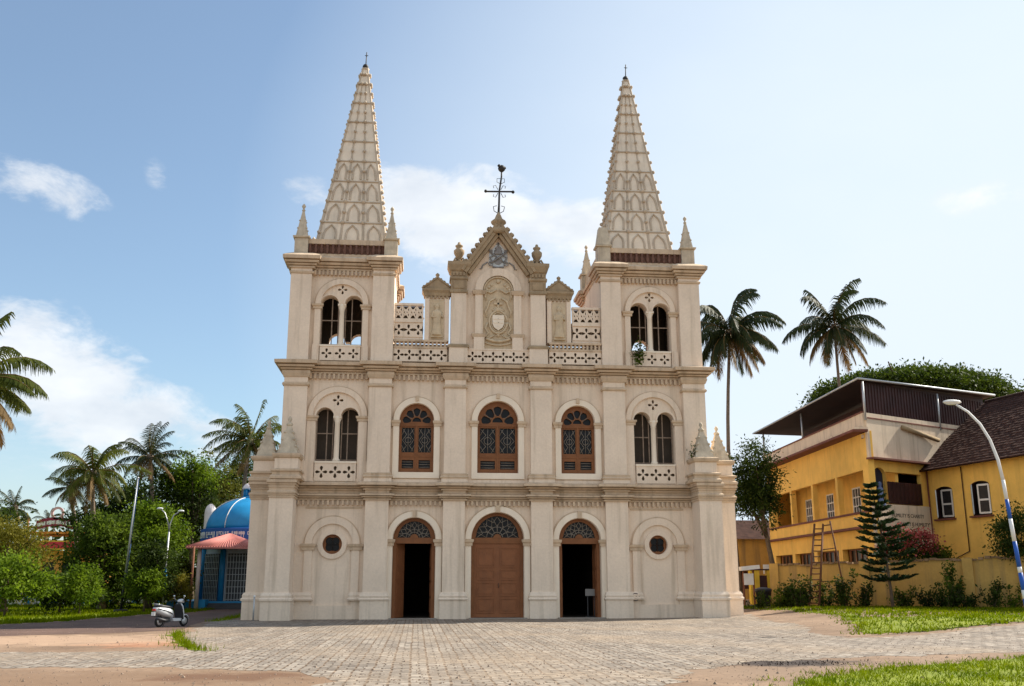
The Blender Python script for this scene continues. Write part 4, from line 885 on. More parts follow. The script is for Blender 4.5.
# painted emblem under the gable: tiara over crossed keys
e = MB(); e.lathe([(.22, 18.42), (.24, 18.5), (.2, 18.56), (.22, 18.64), (.16, 18.7), (.17, 18.78), (.05, 18.9), (.03, 18.98)], (0, -.03, 0), 12, True, 1, .4); e.box(-.03, .03, -.07, -.02, 18.95, 19.1); e.box(-.08, .08, -.07, -.02, 19.0, 19.04)
for s in (-1, 1):
    e.tube([P(s * .42, 18.55, -.05 - .03 * (s + 1)), P(-s * .36, 17.95, -.05 - .03 * (s + 1))], .045, 6); e.tube([P(-s * .4 + .11 * math.cos(a), 17.9 + .11 * math.sin(a)) for a in np.linspace(0, 2 * math.pi, 11)], .03, 5)
    e.box(min(s * .3, s * .48), max(s * .3, s * .48), -.08, -.02, 18.56, 18.68); e.tube([P(s * .2, 18.4), P(s * .44, 18.25), P(s * .34, 18.05), P(s * .5, 17.95)], [.03, .05, .05, .02], 5)
    e.tube([P(s * .56, 18.0, -.04), P(s * .8, 17.82, -.04), P(s * .88, 17.62, -.04), P(s * .98, 17.62, -.04)], [.03, .045, .035, .02], 5)
e.plate(circ(0, 18.1, .22, 16), (), (0, -.06, 0), (1, 0, 0), .07); e.tube([P(x, 17.72 + .3 * x * x, -.05) for x in np.linspace(-.3, .3, 7)], .05, 5)
pe = e.build('papal_emblem', BLUEREL, church); e = MB(); e.plate([(-.5, 17.95), (0, 17.62), (.5, 17.95), (.48, 18.5), (.0, 19.12), (-.48, 18.5)], (), (0, -.02, 0), (1, 0, 0), .03)
e.build('emblem_ground', mat('pale_blue_ground', (.60, .64, .66), .85, .15, 5, fine=.2), pe)
# iron cross on the gable, slightly bent
c = MB(); c.tube([(0, -.05, 20.5), (.03, -.05, 21.2), (.05, -.05, 22.0), (.16, -.05, 22.8), (.17, -.05, 23.2)], [.07, .055, .05, .045, .04], 6)
c.tube([(-.68, -.05, 21.94), (.78, -.05, 21.98)], .05, 6)
for x in (-.68, .78): c.ball((x, -.05, 21.96), .09, 7)
c.ball((.17, -.05, 23.28), .2, 8)
for k in range(6): c.ball((.17 + .15 * math.cos(k), -.05 + .15 * math.sin(k * 1.7), 23.32 + .1 * math.sin(k * 2.3)), .09, 6)
for s in (-1, 1):
    for q in (-1, 1): c.tube([(.05 + s * .08, -.05, 21.97 + q * .1), (.05 + s * .2, -.05, 21.97 + q * .34), (.05 + s * .33, -.05, 21.97 + q * .3), (.05 + s * .3, -.05, 21.97 + q * .18)], .018, 4)
    c.tube([(.02, -.05, 20.7), (.02 + s * .25, -.05, 20.85), (.03 + s * .3, -.05, 21.1), (.03 + s * .12, -.05, 21.15)], .02, 4); c.tube([(.12, -.05, 22.4), (.12 + s * .2, -.05, 22.5), (.12 + s * .2, -.05, 22.7), (.14, -.05, 22.7)], .016, 4)
c.build('iron_cross', IRON, church)
# ------------------------------------------------------------------ vegetation
def quads(name, V, m, parent=None, org=None, local=False):
    V = np.asarray(V, np.float32); n = len(V) // 4
    o0 = np.array(ORG[parent.name] if (parent is not None and not local) else (org or (0, 0, 0)), np.float32)
    if local: o0 = np.zeros(3, np.float32)
    me = bpy.data.meshes.new(name); me.vertices.add(4 * n); me.vertices.foreach_set('co', (V - o0).ravel())
    me.loops.add(4 * n); me.loops.foreach_set('vertex_index', np.arange(4 * n)); me.polygons.add(n)
    me.polygons.foreach_set('loop_start', np.arange(n) * 4); me.polygons.foreach_set('loop_total', np.full(n, 4)); me.update(); me.materials.append(m)
    o = bpy.data.objects.new(name, me); COL.objects.link(o)
    if parent is not None: o.parent = parent; ORG[o.name] = ORG[parent.name]
    else: o.location = tuple(o0); ORG[o.name] = Vector(o0)
    return o
def leaves_at(g, P, size, flat=.3, asp=.5, out=None):
    n = len(P); a = g.normal(size=(n, 3)); 
    if out is not None: a = a * .9 + out * .6
    a[:, 2] -= .25; a /= np.linalg.norm(a, axis=1, keepdims=True) + 1e-9
    b = g.normal(size=(n, 3)); b[:, 2] *= flat; b -= a * (a * b).sum(1, keepdims=True); b /= np.linalg.norm(b, axis=1, keepdims=True) + 1e-9
    s = (size * g.uniform(.6, 1.35, n))[:, None]
    return np.stack([P, P + a * s * .5 + b * s * asp * .5, P + a * s, P + a * s * .5 - b * s * asp * .5], 1).reshape(-1, 3)
def crown_points(g, c, R, nclump, per, cs, hollow=.45, bottom=-.7, amp=1.0):
    """clumps of leaves spread over an uneven crown volume"""
    pts = []; outs = []
    c = np.array(c, float); R = np.array(R, float)
    ph = g.uniform(0, 6.28, 6)
    k = 0
    while k < nclump:
        d = g.normal(size=3); d /= np.linalg.norm(d)
        if d[2] < bottom: continue
        lump = 1 + amp * (.22 * math.sin(3 * math.atan2(d[1], d[0]) + ph[0]) * (1 - abs(d[2])) + .16 * math.sin(5 * d[2] + ph[1] + 2 * d[0]))
        r = g.uniform(hollow, 1) ** .6 * lump
        cc = c + d * r * R; sz = cs * g.uniform(.55, 1.35); m = int(per * g.uniform(.6, 1.4))
        q = g.normal(size=(m, 3)) * sz * np.array([1, 1, .62]); pts.append(cc + q); outs.append(q / (sz + 1e-6)); k += 1
    return np.concatenate(pts), np.concatenate(outs)
def trunk_mb(base, top, r0, r1, bend=(0, 0), n=7, limbs=(), seg=7):
    mb = MB(); B = Vector(base); Tp = Vector(top); pts = []; rs = []
    for i in range(n):
        t = i / (n - 1); p = B.lerp(Tp, t) + Vector((bend[0], bend[1], 0)) * math.sin(t * math.pi); pts.append(p); rs.append(r0 + (r1 - r0) * t + (r0 * .5 * max(0, 1 - t * 8)))
    mb.tube(pts, rs, seg)
    for (t, e) in limbs:
        p = pts[int(t * (n - 1))]; e = Vector(e); mid = p.lerp(e, .5) + Vector((0, 0, (e - p).length * .08)); r = rs[int(t * (n - 1))] * .6
        mb.tube([p, mid, e], [r, r * .65, r * .25], 5)
    return mb
def tree(name, label, base, top, R, leafm, seed, cat='tree', group=None, nclump=90, per=60, cs=.5, size=.3, r0=.22, bend=(0, 0), hollow=.4, bottom=-.6, cz=None, parts=('trunk', 'crown'), asp=.5, bark=None):
    """R = crown radii; top = crown centre"""
    g = np.random.default_rng(seed); o = thing(name, label, cat, base, 0, group)
    lim = []
    for k in range(7):
        a = k * 2.4 + seed; e = (top[0] + R[0] * .7 * math.cos(a), top[1] + R[1] * .7 * math.sin(a), top[2] + R[2] * .5 * math.sin(k * 1.7)); lim.append((.55 + .06 * (k % 5), e))
    trunk_mb(base, (top[0], top[1], top[2] + R[2] * .3), r0, r0 * .35, bend, limbs=lim).build(parts[0], bark or BARK, o)
    P, O = crown_points(g, top, R, nclump, per, cs, hollow, bottom)
    P[:, 2] = np.maximum(P[:, 2], base[2] + .05)
    quads(parts[1], leaves_at(g, P, size, out=O, asp=asp), leafm, o); return o
def at(px, py, d):
    """point seen at a photo position, d metres away on the ground: used once to lay the site out"""
    v = pixdir(px, py); t = d / math.hypot(v.x, v.y); return Vector((CX + v.x * t, CY + v.y * t, CH + v.z * t))
def ground_at(px, d):
    p = at(px, 584, d); return Vector((p.x, p.y, gz(p.x, p.y)))

def palm(label, px, pyc, d, base_px, L, seed, nf=22, wind=(.12, 0), dry=4, leafm=None, r0=.17, group='coconut palms around the church', droop=1.0, nl=34, top_tuft=False):
    g = np.random.default_rng(seed); c = at(px, pyc, d); b = ground_at(base_px, d); b = Vector((b.x, b.y, gz(b.x, b.y) - .1))
    o = thing('coconut_palm', label, 'palm tree', b, 0, group)
    mb = MB(); pts = []; n = 10
    for i in range(n):
        t = i / (n - 1); p = b.lerp(c, t); off = math.sin(t * math.pi) * (c - b).length * .03 * (1 if seed % 2 else -1); pts.append(p + Vector((off, off * .4, 0)))
    mb.tube(pts, [r0 * (1.35 - .55 * t / (n - 1)) for t in range(n)], 7); mb.ball(tuple(c), r0 * 1.9, 8)
    mb.build('trunk', PALMBARK, o)
    VG, VD, RM = [], [], MB()
    for k in range(nf):
        t = k / nf; az = k * 2.39996 + g.uniform(-.25, .25); el = math.radians(82 - 128 * t ** .85 * (.95 if not top_tuft else .85) + g.uniform(-9, 9)); ln = L * g.uniform(.82, 1.08) * (.75 + .25 * math.sin(math.pi * min(1, t * 1.3 + .2)))
        h = np.array([math.cos(az), math.sin(az), 0]); dirv = h * math.cos(el) + np.array([0, 0, math.sin(el)])
        m = 12; P = [np.array(c) + dirv * .15]; v = dirv.copy(); seg = ln / m
        gr = g.uniform(.10, .17) * droop
        for i in range(m):
            v = v + np.array([wind[0] * .55 * (i / m), wind[1] * .55 * (i / m), -gr * (.35 + 1.1 * i / m)]); v /= np.linalg.norm(v); P.append(P[-1] + v * seg)
        P = np.array(P); tw = g.uniform(-.5, .5)
        RM.tube([Vector(p) for p in P[::2]], [.045 * L / 4 * (1 - .8 * i / 6) for i in range(len(P[::2]))], 4)
        isdry = k >= nf - dry
        ts = np.linspace(.10, .985, nl); idx = ts * m; i0 = np.minimum(idx.astype(int), m - 1); fr = (idx - i0)[:, None]
        Q = P[i0] * (1 - fr) + P[i0 + 1] * fr; tan = P[i0 + 1] - P[i0]; tan /= np.linalg.norm(tan, axis=1, keepdims=True)
        up = np.array([0, 0, 1.0]); side = np.cross(tan, up); side /= np.linalg.norm(side, axis=1, keepdims=True) + 1e-9; nor = np.cross(side, tan)
        side = side * math.cos(tw) + nor * math.sin(tw)
        ll = L * .235 * np.sin(np.pi * (ts * .86 + .1)) ** .6 * g.uniform(.75, 1.15, nl)
        for sgn in (-1, 1):
            dd = side * sgn * .8 + tan * .55 + np.array([wind[0] * .5, wind[1] * .5, -.45 - .5 * g.random()]) * (droop * (.6 + .6 * g.random((nl, 1)))); dd /= np.linalg.norm(dd, axis=1, keepdims=True)
            d2 = dd + np.array([0, 0, -.75 * droop]); d2 /= np.linalg.norm(d2, axis=1, keepdims=True)
            w = tan * (.030 * L / 3.5) ; l = ll[:, None]
            a0, a1 = Q, Q + dd * l * .5; a2 = a1 + d2 * l * .5
            q = np.concatenate([np.stack([a0 - w, a0 + w, a1 + w, a1 - w], 1), np.stack([a1 - w, a1 + w, a2 + w * .15, a2 - w * .15], 1)]).reshape(-1, 3)
            (VD if isdry else VG).append(q)
    quads('crown', np.concatenate(VG), leafm or PALML, o); 
    if VD: quads('dry_fronds', np.concatenate(VD), PALMDRY, o)
    RM.build('frond_stems', PALMDRY, o, fix=False)
    if seed % 2 == 0 and L > 2.5:
        for k in range(6): a = k * 1.05; nu = MB().ball((c.x + .38 * math.cos(a), c.y + .38 * math.sin(a), c.z - .42 - .1 * (k % 2)), .17, 7, 1.2); nu.build('coconut', LEAFOL, o)
    return o

# palms
palm('tall coconut palm cut by the left picture edge, highest of those on that side', -30, 384, 42, -85, 3.5, 11, 26, (.1, 0), 6, droop=1.25, nl=48)
palm('broad coconut palm with browning lower fronds behind the lamp and pole', 93, 474, 76, 108, 3.9, 22, 28, (.1, 0), 6, droop=1.25)
palm('slim spiky coconut palm rising just right of the flagpole top', 150, 458, 84, 147, 3.3, 33, 24, (.12, 0), 4, leafm=PALMDK, droop=.95, top_tuft=True)
palm('bushy coconut palm leaning out from behind the left church buttress', 250, 442, 82, 244, 4.2, 44, 30, (-.16, .05), 5, droop=1.15)
palm('small distant coconut palm above the yellow green tree at far left', 15, 508, 105, 17, 2.5, 55, 20, (.08, 0), 2, leafm=PALMDK)
palm('tiny distant coconut palm above the red roof sign', 48, 521, 125, 49, 1.9, 66, 18, (.05, 0), 2, leafm=PALMDK)
palm('thin coconut palm half hidden by the broad browning palm', 70, 488, 92, 77, 2.7, 77, 20, (.08, 0), 3, leafm=PALMDK)
palm('windswept coconut palm with thin trunk right beside the church tower', 730, 333, 76, 741, 5.2, 88, 32, (.15, 0), 6, droop=1.5, leafm=PALMDK, nl=50, r0=.14)
palm('windswept coconut palm rising behind the canopy of the yellow building', 834, 327, 98, 838, 6.0, 99, 26, (.12, 0), 5, droop=1.3, leafm=PALMDK, nl=46, r0=.155)

# broad leaved trees, left
def T_(name, label, px, py, d, rx, rz, leafm, seed, **k):
    c = at(px, py, d); b = ground_at(k.pop('bpx', px), d); sc = d / 1000
    R = (rx * sc, rx * sc * k.pop('dep', .9), rz * sc); return tree(name, label, tuple(b), tuple(c), R, leafm, seed, **k)
T_('broadleaf_tree', 'tall dark tree behind the double armed lamp', 172, 520, 88, 42, 58, LEAFDK, 1, nclump=200, per=100, cs=.5, size=.26)
T_('broadleaf_tree', 'tall loose tree with sky gaps left of the blue dome', 205, 500, 92, 36, 45, LEAFOL, 2, nclump=150, per=70, cs=.45, size=.25, hollow=.2)
T_('broadleaf_tree', 'dark tree crown directly behind the blue dome', 240, 505, 98, 34, 45, LEAFDK, 3, nclump=170, per=90, cs=.5, size=.27)
T_('broadleaf_tree', 'bright green leafy tree just right of the flagpole', 150, 545, 72, 30, 36, LEAFBR, 4, nclump=170, per=95, cs=.38, size=.21, bottom=-.9)
T_('broadleaf_tree', 'mid green tree with big leaves left of the flagpole', 104, 555, 70, 28, 38, LEAFMID, 5, nclump=170, per=95, cs=.4, size=.23, bottom=-.95)
T_('broadleaf_tree', 'dark green tree under the broad browning palm', 118, 530, 82, 38, 42, LEAFDK, 6, nclump=170, per=90, cs=.45, size=.25)
T_('feathery_tree', 'yellow green feathery tree at the left edge', 6, 556, 66, 32, 36, LEAFYEL, 7, nclump=200, per=80, cs=.38, size=.17, asp=.4, bottom=-.9)
T_('broadleaf_tree', 'dark tree behind the yellow green feathery tree', -30, 545, 84, 50, 50, LEAFDK, 8, nclump=120, per=60, cs=.55, size=.32)
T_('shrub', 'light green shrub dotted with white blooms at the left edge', 8, 580, 60, 38, 22, LEAFBR, 9, cat='shrub', nclump=110, per=60, cs=.3, size=.22, r0=.06, bottom=-.95, parts=('stem', 'foliage'))
T_('shrub', 'dark rounded shrub under the big leaved tree', 62, 590, 64, 26, 14, LEAFDK, 10, cat='shrub', nclump=80, per=60, cs=.28, size=.2, r0=.06, bottom=-.95, parts=('stem', 'foliage'))
T_('shrub', 'mid green shrub standing behind the flagpole foot', 112, 590, 74, 26, 16, LEAFMID, 12, cat='shrub', nclump=80, per=60, cs=.3, size=.22, r0=.06, bottom=-.95, parts=('stem', 'foliage'))
T_('shrub', 'olive brown shrub beside the double armed lamp', 176, 577, 72, 17, 20, LEAFOL, 13, cat='shrub', nclump=70, per=60, cs=.28, size=.2, r0=.06, bottom=-.95, parts=('stem', 'foliage'))
T_('shrub', 'dark low shrub left of the chapel porch', 150, 588, 78, 22, 14, LEAFDK, 14, cat='shrub', nclump=70, per=60, cs=.3, size=.22, r0=.06, bottom=-.95, parts=('stem', 'foliage'))
T_('conifer_shrub', 'narrow dark tree with trunk in front of the bright green tree', 157, 570, 66, 16, 26, LEAFDK, 15, nclump=80, per=55, cs=.26, size=.2, r0=.08, bottom=-.7)
T_('shrub', 'bright yellow green bush left of the flagpole foot', 82, 586, 61, 17, 15, LEAFBR, 16, cat='shrub', nclump=60, per=70, cs=.22, size=.17, r0=.05, bottom=-.95, parts=('stem', 'foliage'))
T_('shrub', 'light green bush between the flagpole and the double armed lamp', 146, 584, 65, 15, 16, LEAFBR, 17, cat='shrub', nclump=60, per=70, cs=.22, size=.17, r0=.05, bottom=-.95, parts=('stem', 'foliage'))
T_('shrub', 'yellowish bush just left of the chapel porch post', 181, 588, 68, 9, 12, LEAFYEL, 18, cat='shrub', nclump=40, per=60, cs=.18, size=.15, r0=.04, bottom=-.95, parts=('stem', 'foliage'))
T_('broadleaf_tree', 'light leafy tree standing tall above the dark trees left of the dome', 192, 478, 86, 22, 26, LEAFBR, 19, nclump=70, per=60, cs=.4, size=.26, hollow=.15)
# right
T_('broadleaf_tree', 'dark leaning tree between the church and the yellow building', 755, 492, 63, 25, 46, LEAFDK, 21, nclump=190, per=75, cs=.33, size=.18, bpx=780, hollow=.15, r0=.2)
def rain_tree():
    c = at(914, 411, 118); b = ground_at(914, 118); g = np.random.default_rng(31); o = thing('rain_tree', 'huge spreading dark green tree behind the canopy roof', 'tree', b)
    lim = [(.6 + .05 * (k % 6), (c.x + 9 * math.cos(k * .8), c.y + 9 * math.sin(k * .8), c.z + 2 + (k % 3))) for k in range(9)]
    trunk_mb(b, c, .9, .4, limbs=lim).build('trunk', BARK, o)
    P, O = crown_points(g, (c.x, c.y, c.z), (10.8, 9.6, 4.3), 850, 110, .62, .86, -.3, .35); quads('crown', leaves_at(g, P, .4, out=O * .5), LEAFDKG, o)
LEAFDKG = leaf('leaf_raintree', (.03, .06, .006), (.10, .14, .014), .35)
rain_tree()
def norfolk():
    b = ground_at(891, 55.5); tip = at(870, 484, 55.5); o = thing('norfolk_pine', 'young tiered pine leaning before the compound wall', 'pine tree', b); mb = MB()
    H = tip - b; mb.tube([b + H * t + Vector((.12 * math.sin(t * 3.1), 0, 0)) for t in np.linspace(0, 1, 9)], [.10 - .085 * t for t in np.linspace(0, 1, 9)], 6); mb.build('trunk', BARK, o)
    g = np.random.default_rng(5); V = []; br = MB(); nt = 15
    for k in range(nt):
        t = .22 + .76 * (k / (nt - 1)) ** .9; p = b + H * t + Vector((.12 * math.sin(t * 3.1), 0, 0)); R = 2.1 * (1 - t) ** .7 * (1.0 if t > .36 else .72) + .08; nb = 7 if k % 2 else 8
        for j in range(nb):
            if g.random() < .05: continue
            az = j * 2 * math.pi / nb + k * .5 + g.uniform(-.3, .3); p = b + H * (t + g.uniform(-.012, .012)) + Vector((.12 * math.sin(t * 3.1), 0, 0)); L = R * g.uniform(.62, 1.15); h = np.array([math.cos(az), math.sin(az), 0]); P = []
            for i in range(7): u = i / 6; P.append(np.array(p) + h * L * u + np.array([0, 0, L * (.02 + .30 * u * u - .12 * u)]))
            br.tube([Vector(q) for q in P], [.022 * (1 - .7 * i / 6) for i in range(7)], 4); P = np.array(P)
            m = int(170 * max(.35, L / 1.5)); ts = g.uniform(.12, 1, m) * 6; i0 = np.minimum(ts.astype(int), 5); f = (ts - i0)[:, None]; Q = P[i0] * (1 - f) + P[i0 + 1] * f
            sd = np.cross(h, [0, 0, 1]); dd = h * .6 + sd * g.choice([-1, 1], (m, 1)) * g.uniform(.3, 1, (m, 1)) + np.array([0, 0, 1]) * g.uniform(-.1, .55, (m, 1)); dd /= np.linalg.norm(dd, axis=1, keepdims=True)
            l = g.uniform(.14, .3, (m, 1)); w = np.cross(dd, g.normal(size=(m, 3))); w /= np.linalg.norm(w, axis=1, keepdims=True); w *= .045
            V.append(np.stack([Q - w * .5, Q + dd * l * .5 + w, Q + dd * l, Q + dd * l * .5 - w], 1).reshape(-1, 3))
    quads('crown', np.concatenate(V), PINEL, o); br.build('branches', BARK, o, fix=False)
norfolk()
def bougainvillea():
    c = at(906, 550, 59.8); b = ground_at(908, 60.5); g = np.random.default_rng(8); o = thing('flowering_bush', 'pink red flowering bush spilling over the compound wall', 'bush', b)
    trunk_mb(b, (c.x, c.y, c.z), .09, .04, limbs=[(.5, (c.x + .8 * math.cos(k), c.y + .8 * math.sin(k), c.z + .3)) for k in range(5)]).build('stem', BARK, o)
    P, O = crown_points(g, tuple(c), (1.5, 1.1, 1.15), 60, 60, .26, .3, -.95); quads('foliage', leaves_at(g, P, .18, out=O), LEAFDK, o)
    P, O = crown_points(g, (c.x - .1, c.y - .15, c.z + .15), (1.5, 1.15, 1.15), 50, 42, .22, .7, -.3); quads('flowers', leaves_at(g, P, .13, out=O, asp=.8), FLOWER, o)
bougainvillea()
T_('shrub', 'rounded dark shrub behind the blue and white lamp post', 1022, 538, 57.5, 24, 26, LEAFDK, 24, cat='shrub', nclump=90, per=70, cs=.28, size=.16, r0=.06, bottom=-.95, parts=('stem', 'foliage'))
T_('shrub', 'small light shrub beside the flowering bush on the wall', 940, 556, 60.3, 9, 12, LEAFMID, 25, cat='shrub', nclump=30, per=50, cs=.18, size=.15, r0=.04, bottom=-.9, parts=('stem', 'foliage'))

# weeds along the foot of the compound wall
def weed(px, d, h, seed, label, lm):
    g = np.random.default_rng(seed); b = ground_at(px, d); o = thing('wall_plant', label, 'plant', b, 0, 'plants along the compound wall'); st = MB(); V = []
    for k in range(int(7 + 5 * g.random())):
        a = g.uniform(0, 6.28); r = g.uniform(.1, .75); hh = h * g.uniform(.45, 1.1) * (1.2 - .5 * r); e = Vector((b.x + r * math.cos(a) * 1.3, b.y + r * math.sin(a) * .5, b.z + hh)); q = Vector((b.x + .3 * r * math.cos(a), b.y + .2 * r * math.sin(a), b.z)); st.tube([q, q.lerp(e, .5) + Vector((0, 0, .1)), e], [.02, .014, .006], 4)
        m = int(75 * hh); u = g.uniform(.15, 1.02, (m, 1)); Q = np.array(q) * (1 - u) + np.array(e) * u + g.normal(size=(m, 3)) * .085; V.append(leaves_at(g, Q, .17, asp=.5))
    quads('foliage', np.concatenate(V), lm, o); st.build('stem', BARK, o, fix=False)
WD = ['low dark weed clump at the foot of the wall left of the ladder', 'bushy dark weed between the bin and the ladder', 'tall thin weed just left of the ladder foot', 'weed clump behind the ladder foot', 'tall spiky weed between the ladder and the pine',
      'dark weed clump left of the pine trunk', 'dark weed clump right of the pine trunk', 'low weed under the flowering bush', 'leafy weed right of the flowering bush', 'tall weed standing against the bare wall middle',
      'low spreading weed at the wall near the lamp', 'thick weed clump left of the lamp post', 'weed clump at the foot of the lamp post', 'small weed at the wall end beside the church', 'second bushy weed left of the ladder, nearer the church']
for i, (px, h) in enumerate([(782, .9), (800, 1.2), (799, 1.9), (822, 1.1), (842, 1.9), (862, 1.2), (905, 1.0), (925, .9), (945, 1.1), (952, 2.0), (968, .9), (988, 1.3), (1008, 1.1), (757, .8), (790, 1.0)]):
    weed(px, 56.8 - .3 * (i % 3), h, 100 + i, WD[i], LEAFDK if i % 3 else LEAFMID)

# far tree belt that closes the horizon
def belt():
    g = np.random.default_rng(77); V = []
    for (a0, a1, n) in ((-45, -8, 260), (9, 45, 200)):
        for k in range(n):
            a = rad(g.uniform(a0, a1)); d = g.uniform(128, 165); c = np.array([CX + d * math.sin(a + rad(5.4)), CY + d * math.cos(a + rad(5.4)), g.uniform(.5, 7.5)]); P = c + g.normal(size=(60, 3)) * np.array([1.6, 1.6, 1.2]); V.append(leaves_at(g, P, 1.0))
    tag(quads('treeline', np.concatenate(V), LEAFDK), 'dark belt of distant trees along the horizon', 'trees', kind='stuff')
belt()

# small plant rooted in the belfry ledge
g = np.random.default_rng(4); o = thing('ledge_plant', 'small green plant rooted on the right belfry ledge', 'plant', (7.25, -.2, 13.3))
P = np.array([7.25, -.28, 13.2]) + g.normal(size=(260, 3)) * np.array([.16, .1, .34]); quads('foliage', leaves_at(g, P, .16), LEAFMID, o); mb = MB(); mb.tube([(7.25, -.12, 13.34), (7.27, -.3, 13.2), (7.22, -.32, 12.9)], .02, 4); mb.build('stem', BARK, o)
g = np.random.default_rng(6); o = thing('ledge_plant', 'tiny plant growing on the right buttress ledge', 'plant', (9.8, -.9, 7.7))
P = np.array([9.72, -1.1, 7.95]) + g.normal(size=(90, 3)) * np.array([.13, .1, .2]); quads('foliage', leaves_at(g, P, .14), LEAFMID, o); mb = MB(); mb.tube([(9.85, -1.1, 7.68), (9.7, -1.15, 8.0)], .015, 4); mb.build('stem', BARK, o)

# ------------------------------------------------------------------ yellow building on the right
PB = Vector((22.0, 5.9)); dA = Vector((math.sin(rad(3.5)), math.cos(rad(3.5)))); dB = Vector((math.sin(rad(62)), math.cos(rad(62))))
LA, LB = 20.6, 13.0; GZ = .4
yb = thing('yellow_building', 'yellow two storey building with open balconies and dark rooftop canopy', 'building', (PB.x, PB.y, GZ))
P3 = lambda p, z: (p.x, p.y, z)
uA = (-dA.x, -dA.y, 0)            # along the west face, running towards the corner (left to right as seen)
A0 = PB + dA * LA                 # far end of the west face
wa = MB(); zs, zl, ze = 5.75, 8.1, 10.3
ops = []; n = 4; x0, x1 = 1.0, LA - .8; w = (x1 - x0) / n
edges = [0.9, 5.6, 10.3, 15.0, 19.7]
for i in range(4): ops.append(rect(edges[i] + .35, edges[i + 1] - .0, zs, zl + .15 * 0))
lows = [rect(edges[i] + .35, edges[i + 1] - .3, 1.9, 3.65) for i in range(4)]
wa.plate(rect(0, LA, GZ - .3, ze), ops + lows, (A0.x, A0.y, 0), uA, .35)
# corner fin and inner wall of the balcony
uB = (dB.x, dB.y, 0)
wb = MB(); opB = [rect(1.5, 4.9, 6.15, 8.0), arch(.95, .62, 5.95, 7.6, 12)]
wa.plate(rect(0.36, LB, GZ - .3, ze), opB, (PB.x, PB.y, 0), uB, .3)
Q = PB + dB * LB; A1 = A0 + dB * LB
wa.plate(rect(0, LA, GZ - .3, ze), (), (Q.x, Q.y, 0), (dA.x, dA.y, 0), .3)
wa.plate(rect(0, LB, GZ - .3, ze), (), (A1.x, A1.y, 0), (-dB.x, -dB.y, 0), .3)
wa.build('wall', YELLOW, yb)
def slab(mb, z0, z1, o=0.0, inset=0):
    nA = Vector((-dA.y, dA.x)); 
    def off(p, a, b): return p + a + b
    cW = Vector((-dA.y, dA.x)) * o; cS = Vector((dB.y, -dB.x)) * o
    pts = [A0 + cW, PB + cW + (-dA) * o * .6, PB + cS + (-dB) * 0, Q + cS, A1]
    v = [P3(p, z0) for p in pts] + [P3(p, z1) for p in pts]; m = len(pts)
    mb.add(v, [tuple(range(m)), tuple(range(m, 2 * m))] + [(i, (i + 1) % m, m + (i + 1) % m, m + i) for i in range(m)])
fl = MB(); slab(fl, 5.35, 5.5, -.32); slab(fl, 9.9, 10.1, -.32); fl.build('floor_slab', PINK, yb)
# balcony back wall, dark, with white shuttered windows
nW = Vector((dA.y, -dA.x)); nin = nW                # inwards (east)
B0 = A0 + nin * 2.2
bw = MB(); wh = [rect(c - .75, c + .75, 5.9, 7.75) for c in (3.0, 7.6, 12.6)]
bw.plate(rect(0, LA - 1.7, 5.5, 9.9), wh, (B0.x, B0.y, 0), uA, .2); bw.plate(rect(0, LA - 1.7, GZ, 5.35), (), (B0.x, B0.y, 0), uA, .2); bw.build('balcony_wall', YELLOW, yb)
for c in (3.0, 7.6, 12.6):
    f = MB(); o_ = B0 + nin * .02
    f.plate(rect(c - .75, c + .75, 5.9, 7.75), [rect(c - .65 + k * .45, c - .65 + k * .45 + .36, 6.0 + j * .58, 6.0 + j * .58 + .5) for k in range(3) for j in range(3)], (o_.x, o_.y, 0), uA, .06)
    fw = f.build('window', WHITE, yb); gl = MB(); o2 = B0 + nin * .1; gl.plate(rect(c - .7, c + .7, 5.95, 7.7), (), (o2.x, o2.y, 0), uA, .02); gl.build('window_pane', GLASS, fw)
for c in (3.4, 8.1, 12.8, 17.4):
    f = MB(); o_ = A0 + nin * .36; f.plate(rect(c - 1.9, c + 1.9, 1.85, 3.7), [rect(c - 1.6 + k * .85, c - 1.6 + k * .85 + .72, 1.95, 3.58) for k in range(4)], (o_.x, o_.y, 0), uA, .05); fw = f.build('lower_window', WOOD, yb)
    gl = MB(); o2 = A0 + nin * .42; gl.plate(rect(c - 1.9, c + 1.9, 1.85, 3.7), (), (o2.x, o2.y, 0), uA, .02); gl.build('window_pane', GLASS, fw)
# balcony sill rail, projecting ledges, string lines
def ledge(mb, base, u, a, b, z0, z1, out, n_):
    """box along u from a to b projecting out"""
    p = base + Vector((u[0], u[1])) * ((a + b) / 2) + n_ * (out / 2 - .02); mb.obox((p.x, p.y, (z0 + z1) / 2), (u[0], u[1], 0), (n_.x, n_.y, 0), b - a, out + .04, z1 - z0)
oA = -nW; oB = Vector((dB.y, -dB.x))
lg = MB(); ledge(lg, A0, uA, 0, LA, 5.62, 5.74, .08, oA); ledge(lg, A0, uA, 0, LA + .2, 4.72, 4.86, .35, oA); ledge(lg, A0, uA, -.2, LA + .3, 10.2, 10.34, .85, oA); ledge(lg, PB, uB, -.1, 6.3, 8.62, 8.72, .5, oB); lg.build('red_ledge', REDTRIM, yb)
lg = MB(); ledge(lg, A0, uA, -.2, LA + .3, 10.343, 10.46, .8, oA); lg.build('eave_slab', PINK, yb)
pp = MB(); ledge(pp, A0, uA, -.1, LA, 10.3, 11.35, .12, oA); ledge(pp, PB, uB, .0, LB, 8.72, 11.35, .12, oB); ledge(pp, PB, uB, .0, 5.6, 3.6, 6.1, .1, oB)
py = pp.build('parapet', PINK, yb); mb = MB(); ledge(mb, PB, uB, .1, LB, 11.02, 11.09, .16, oB); ledge(mb, A0, uA, -.1, LA, 11.35, 11.43, .18, oA); mb.build('parapet_line', REDTRIM, py)
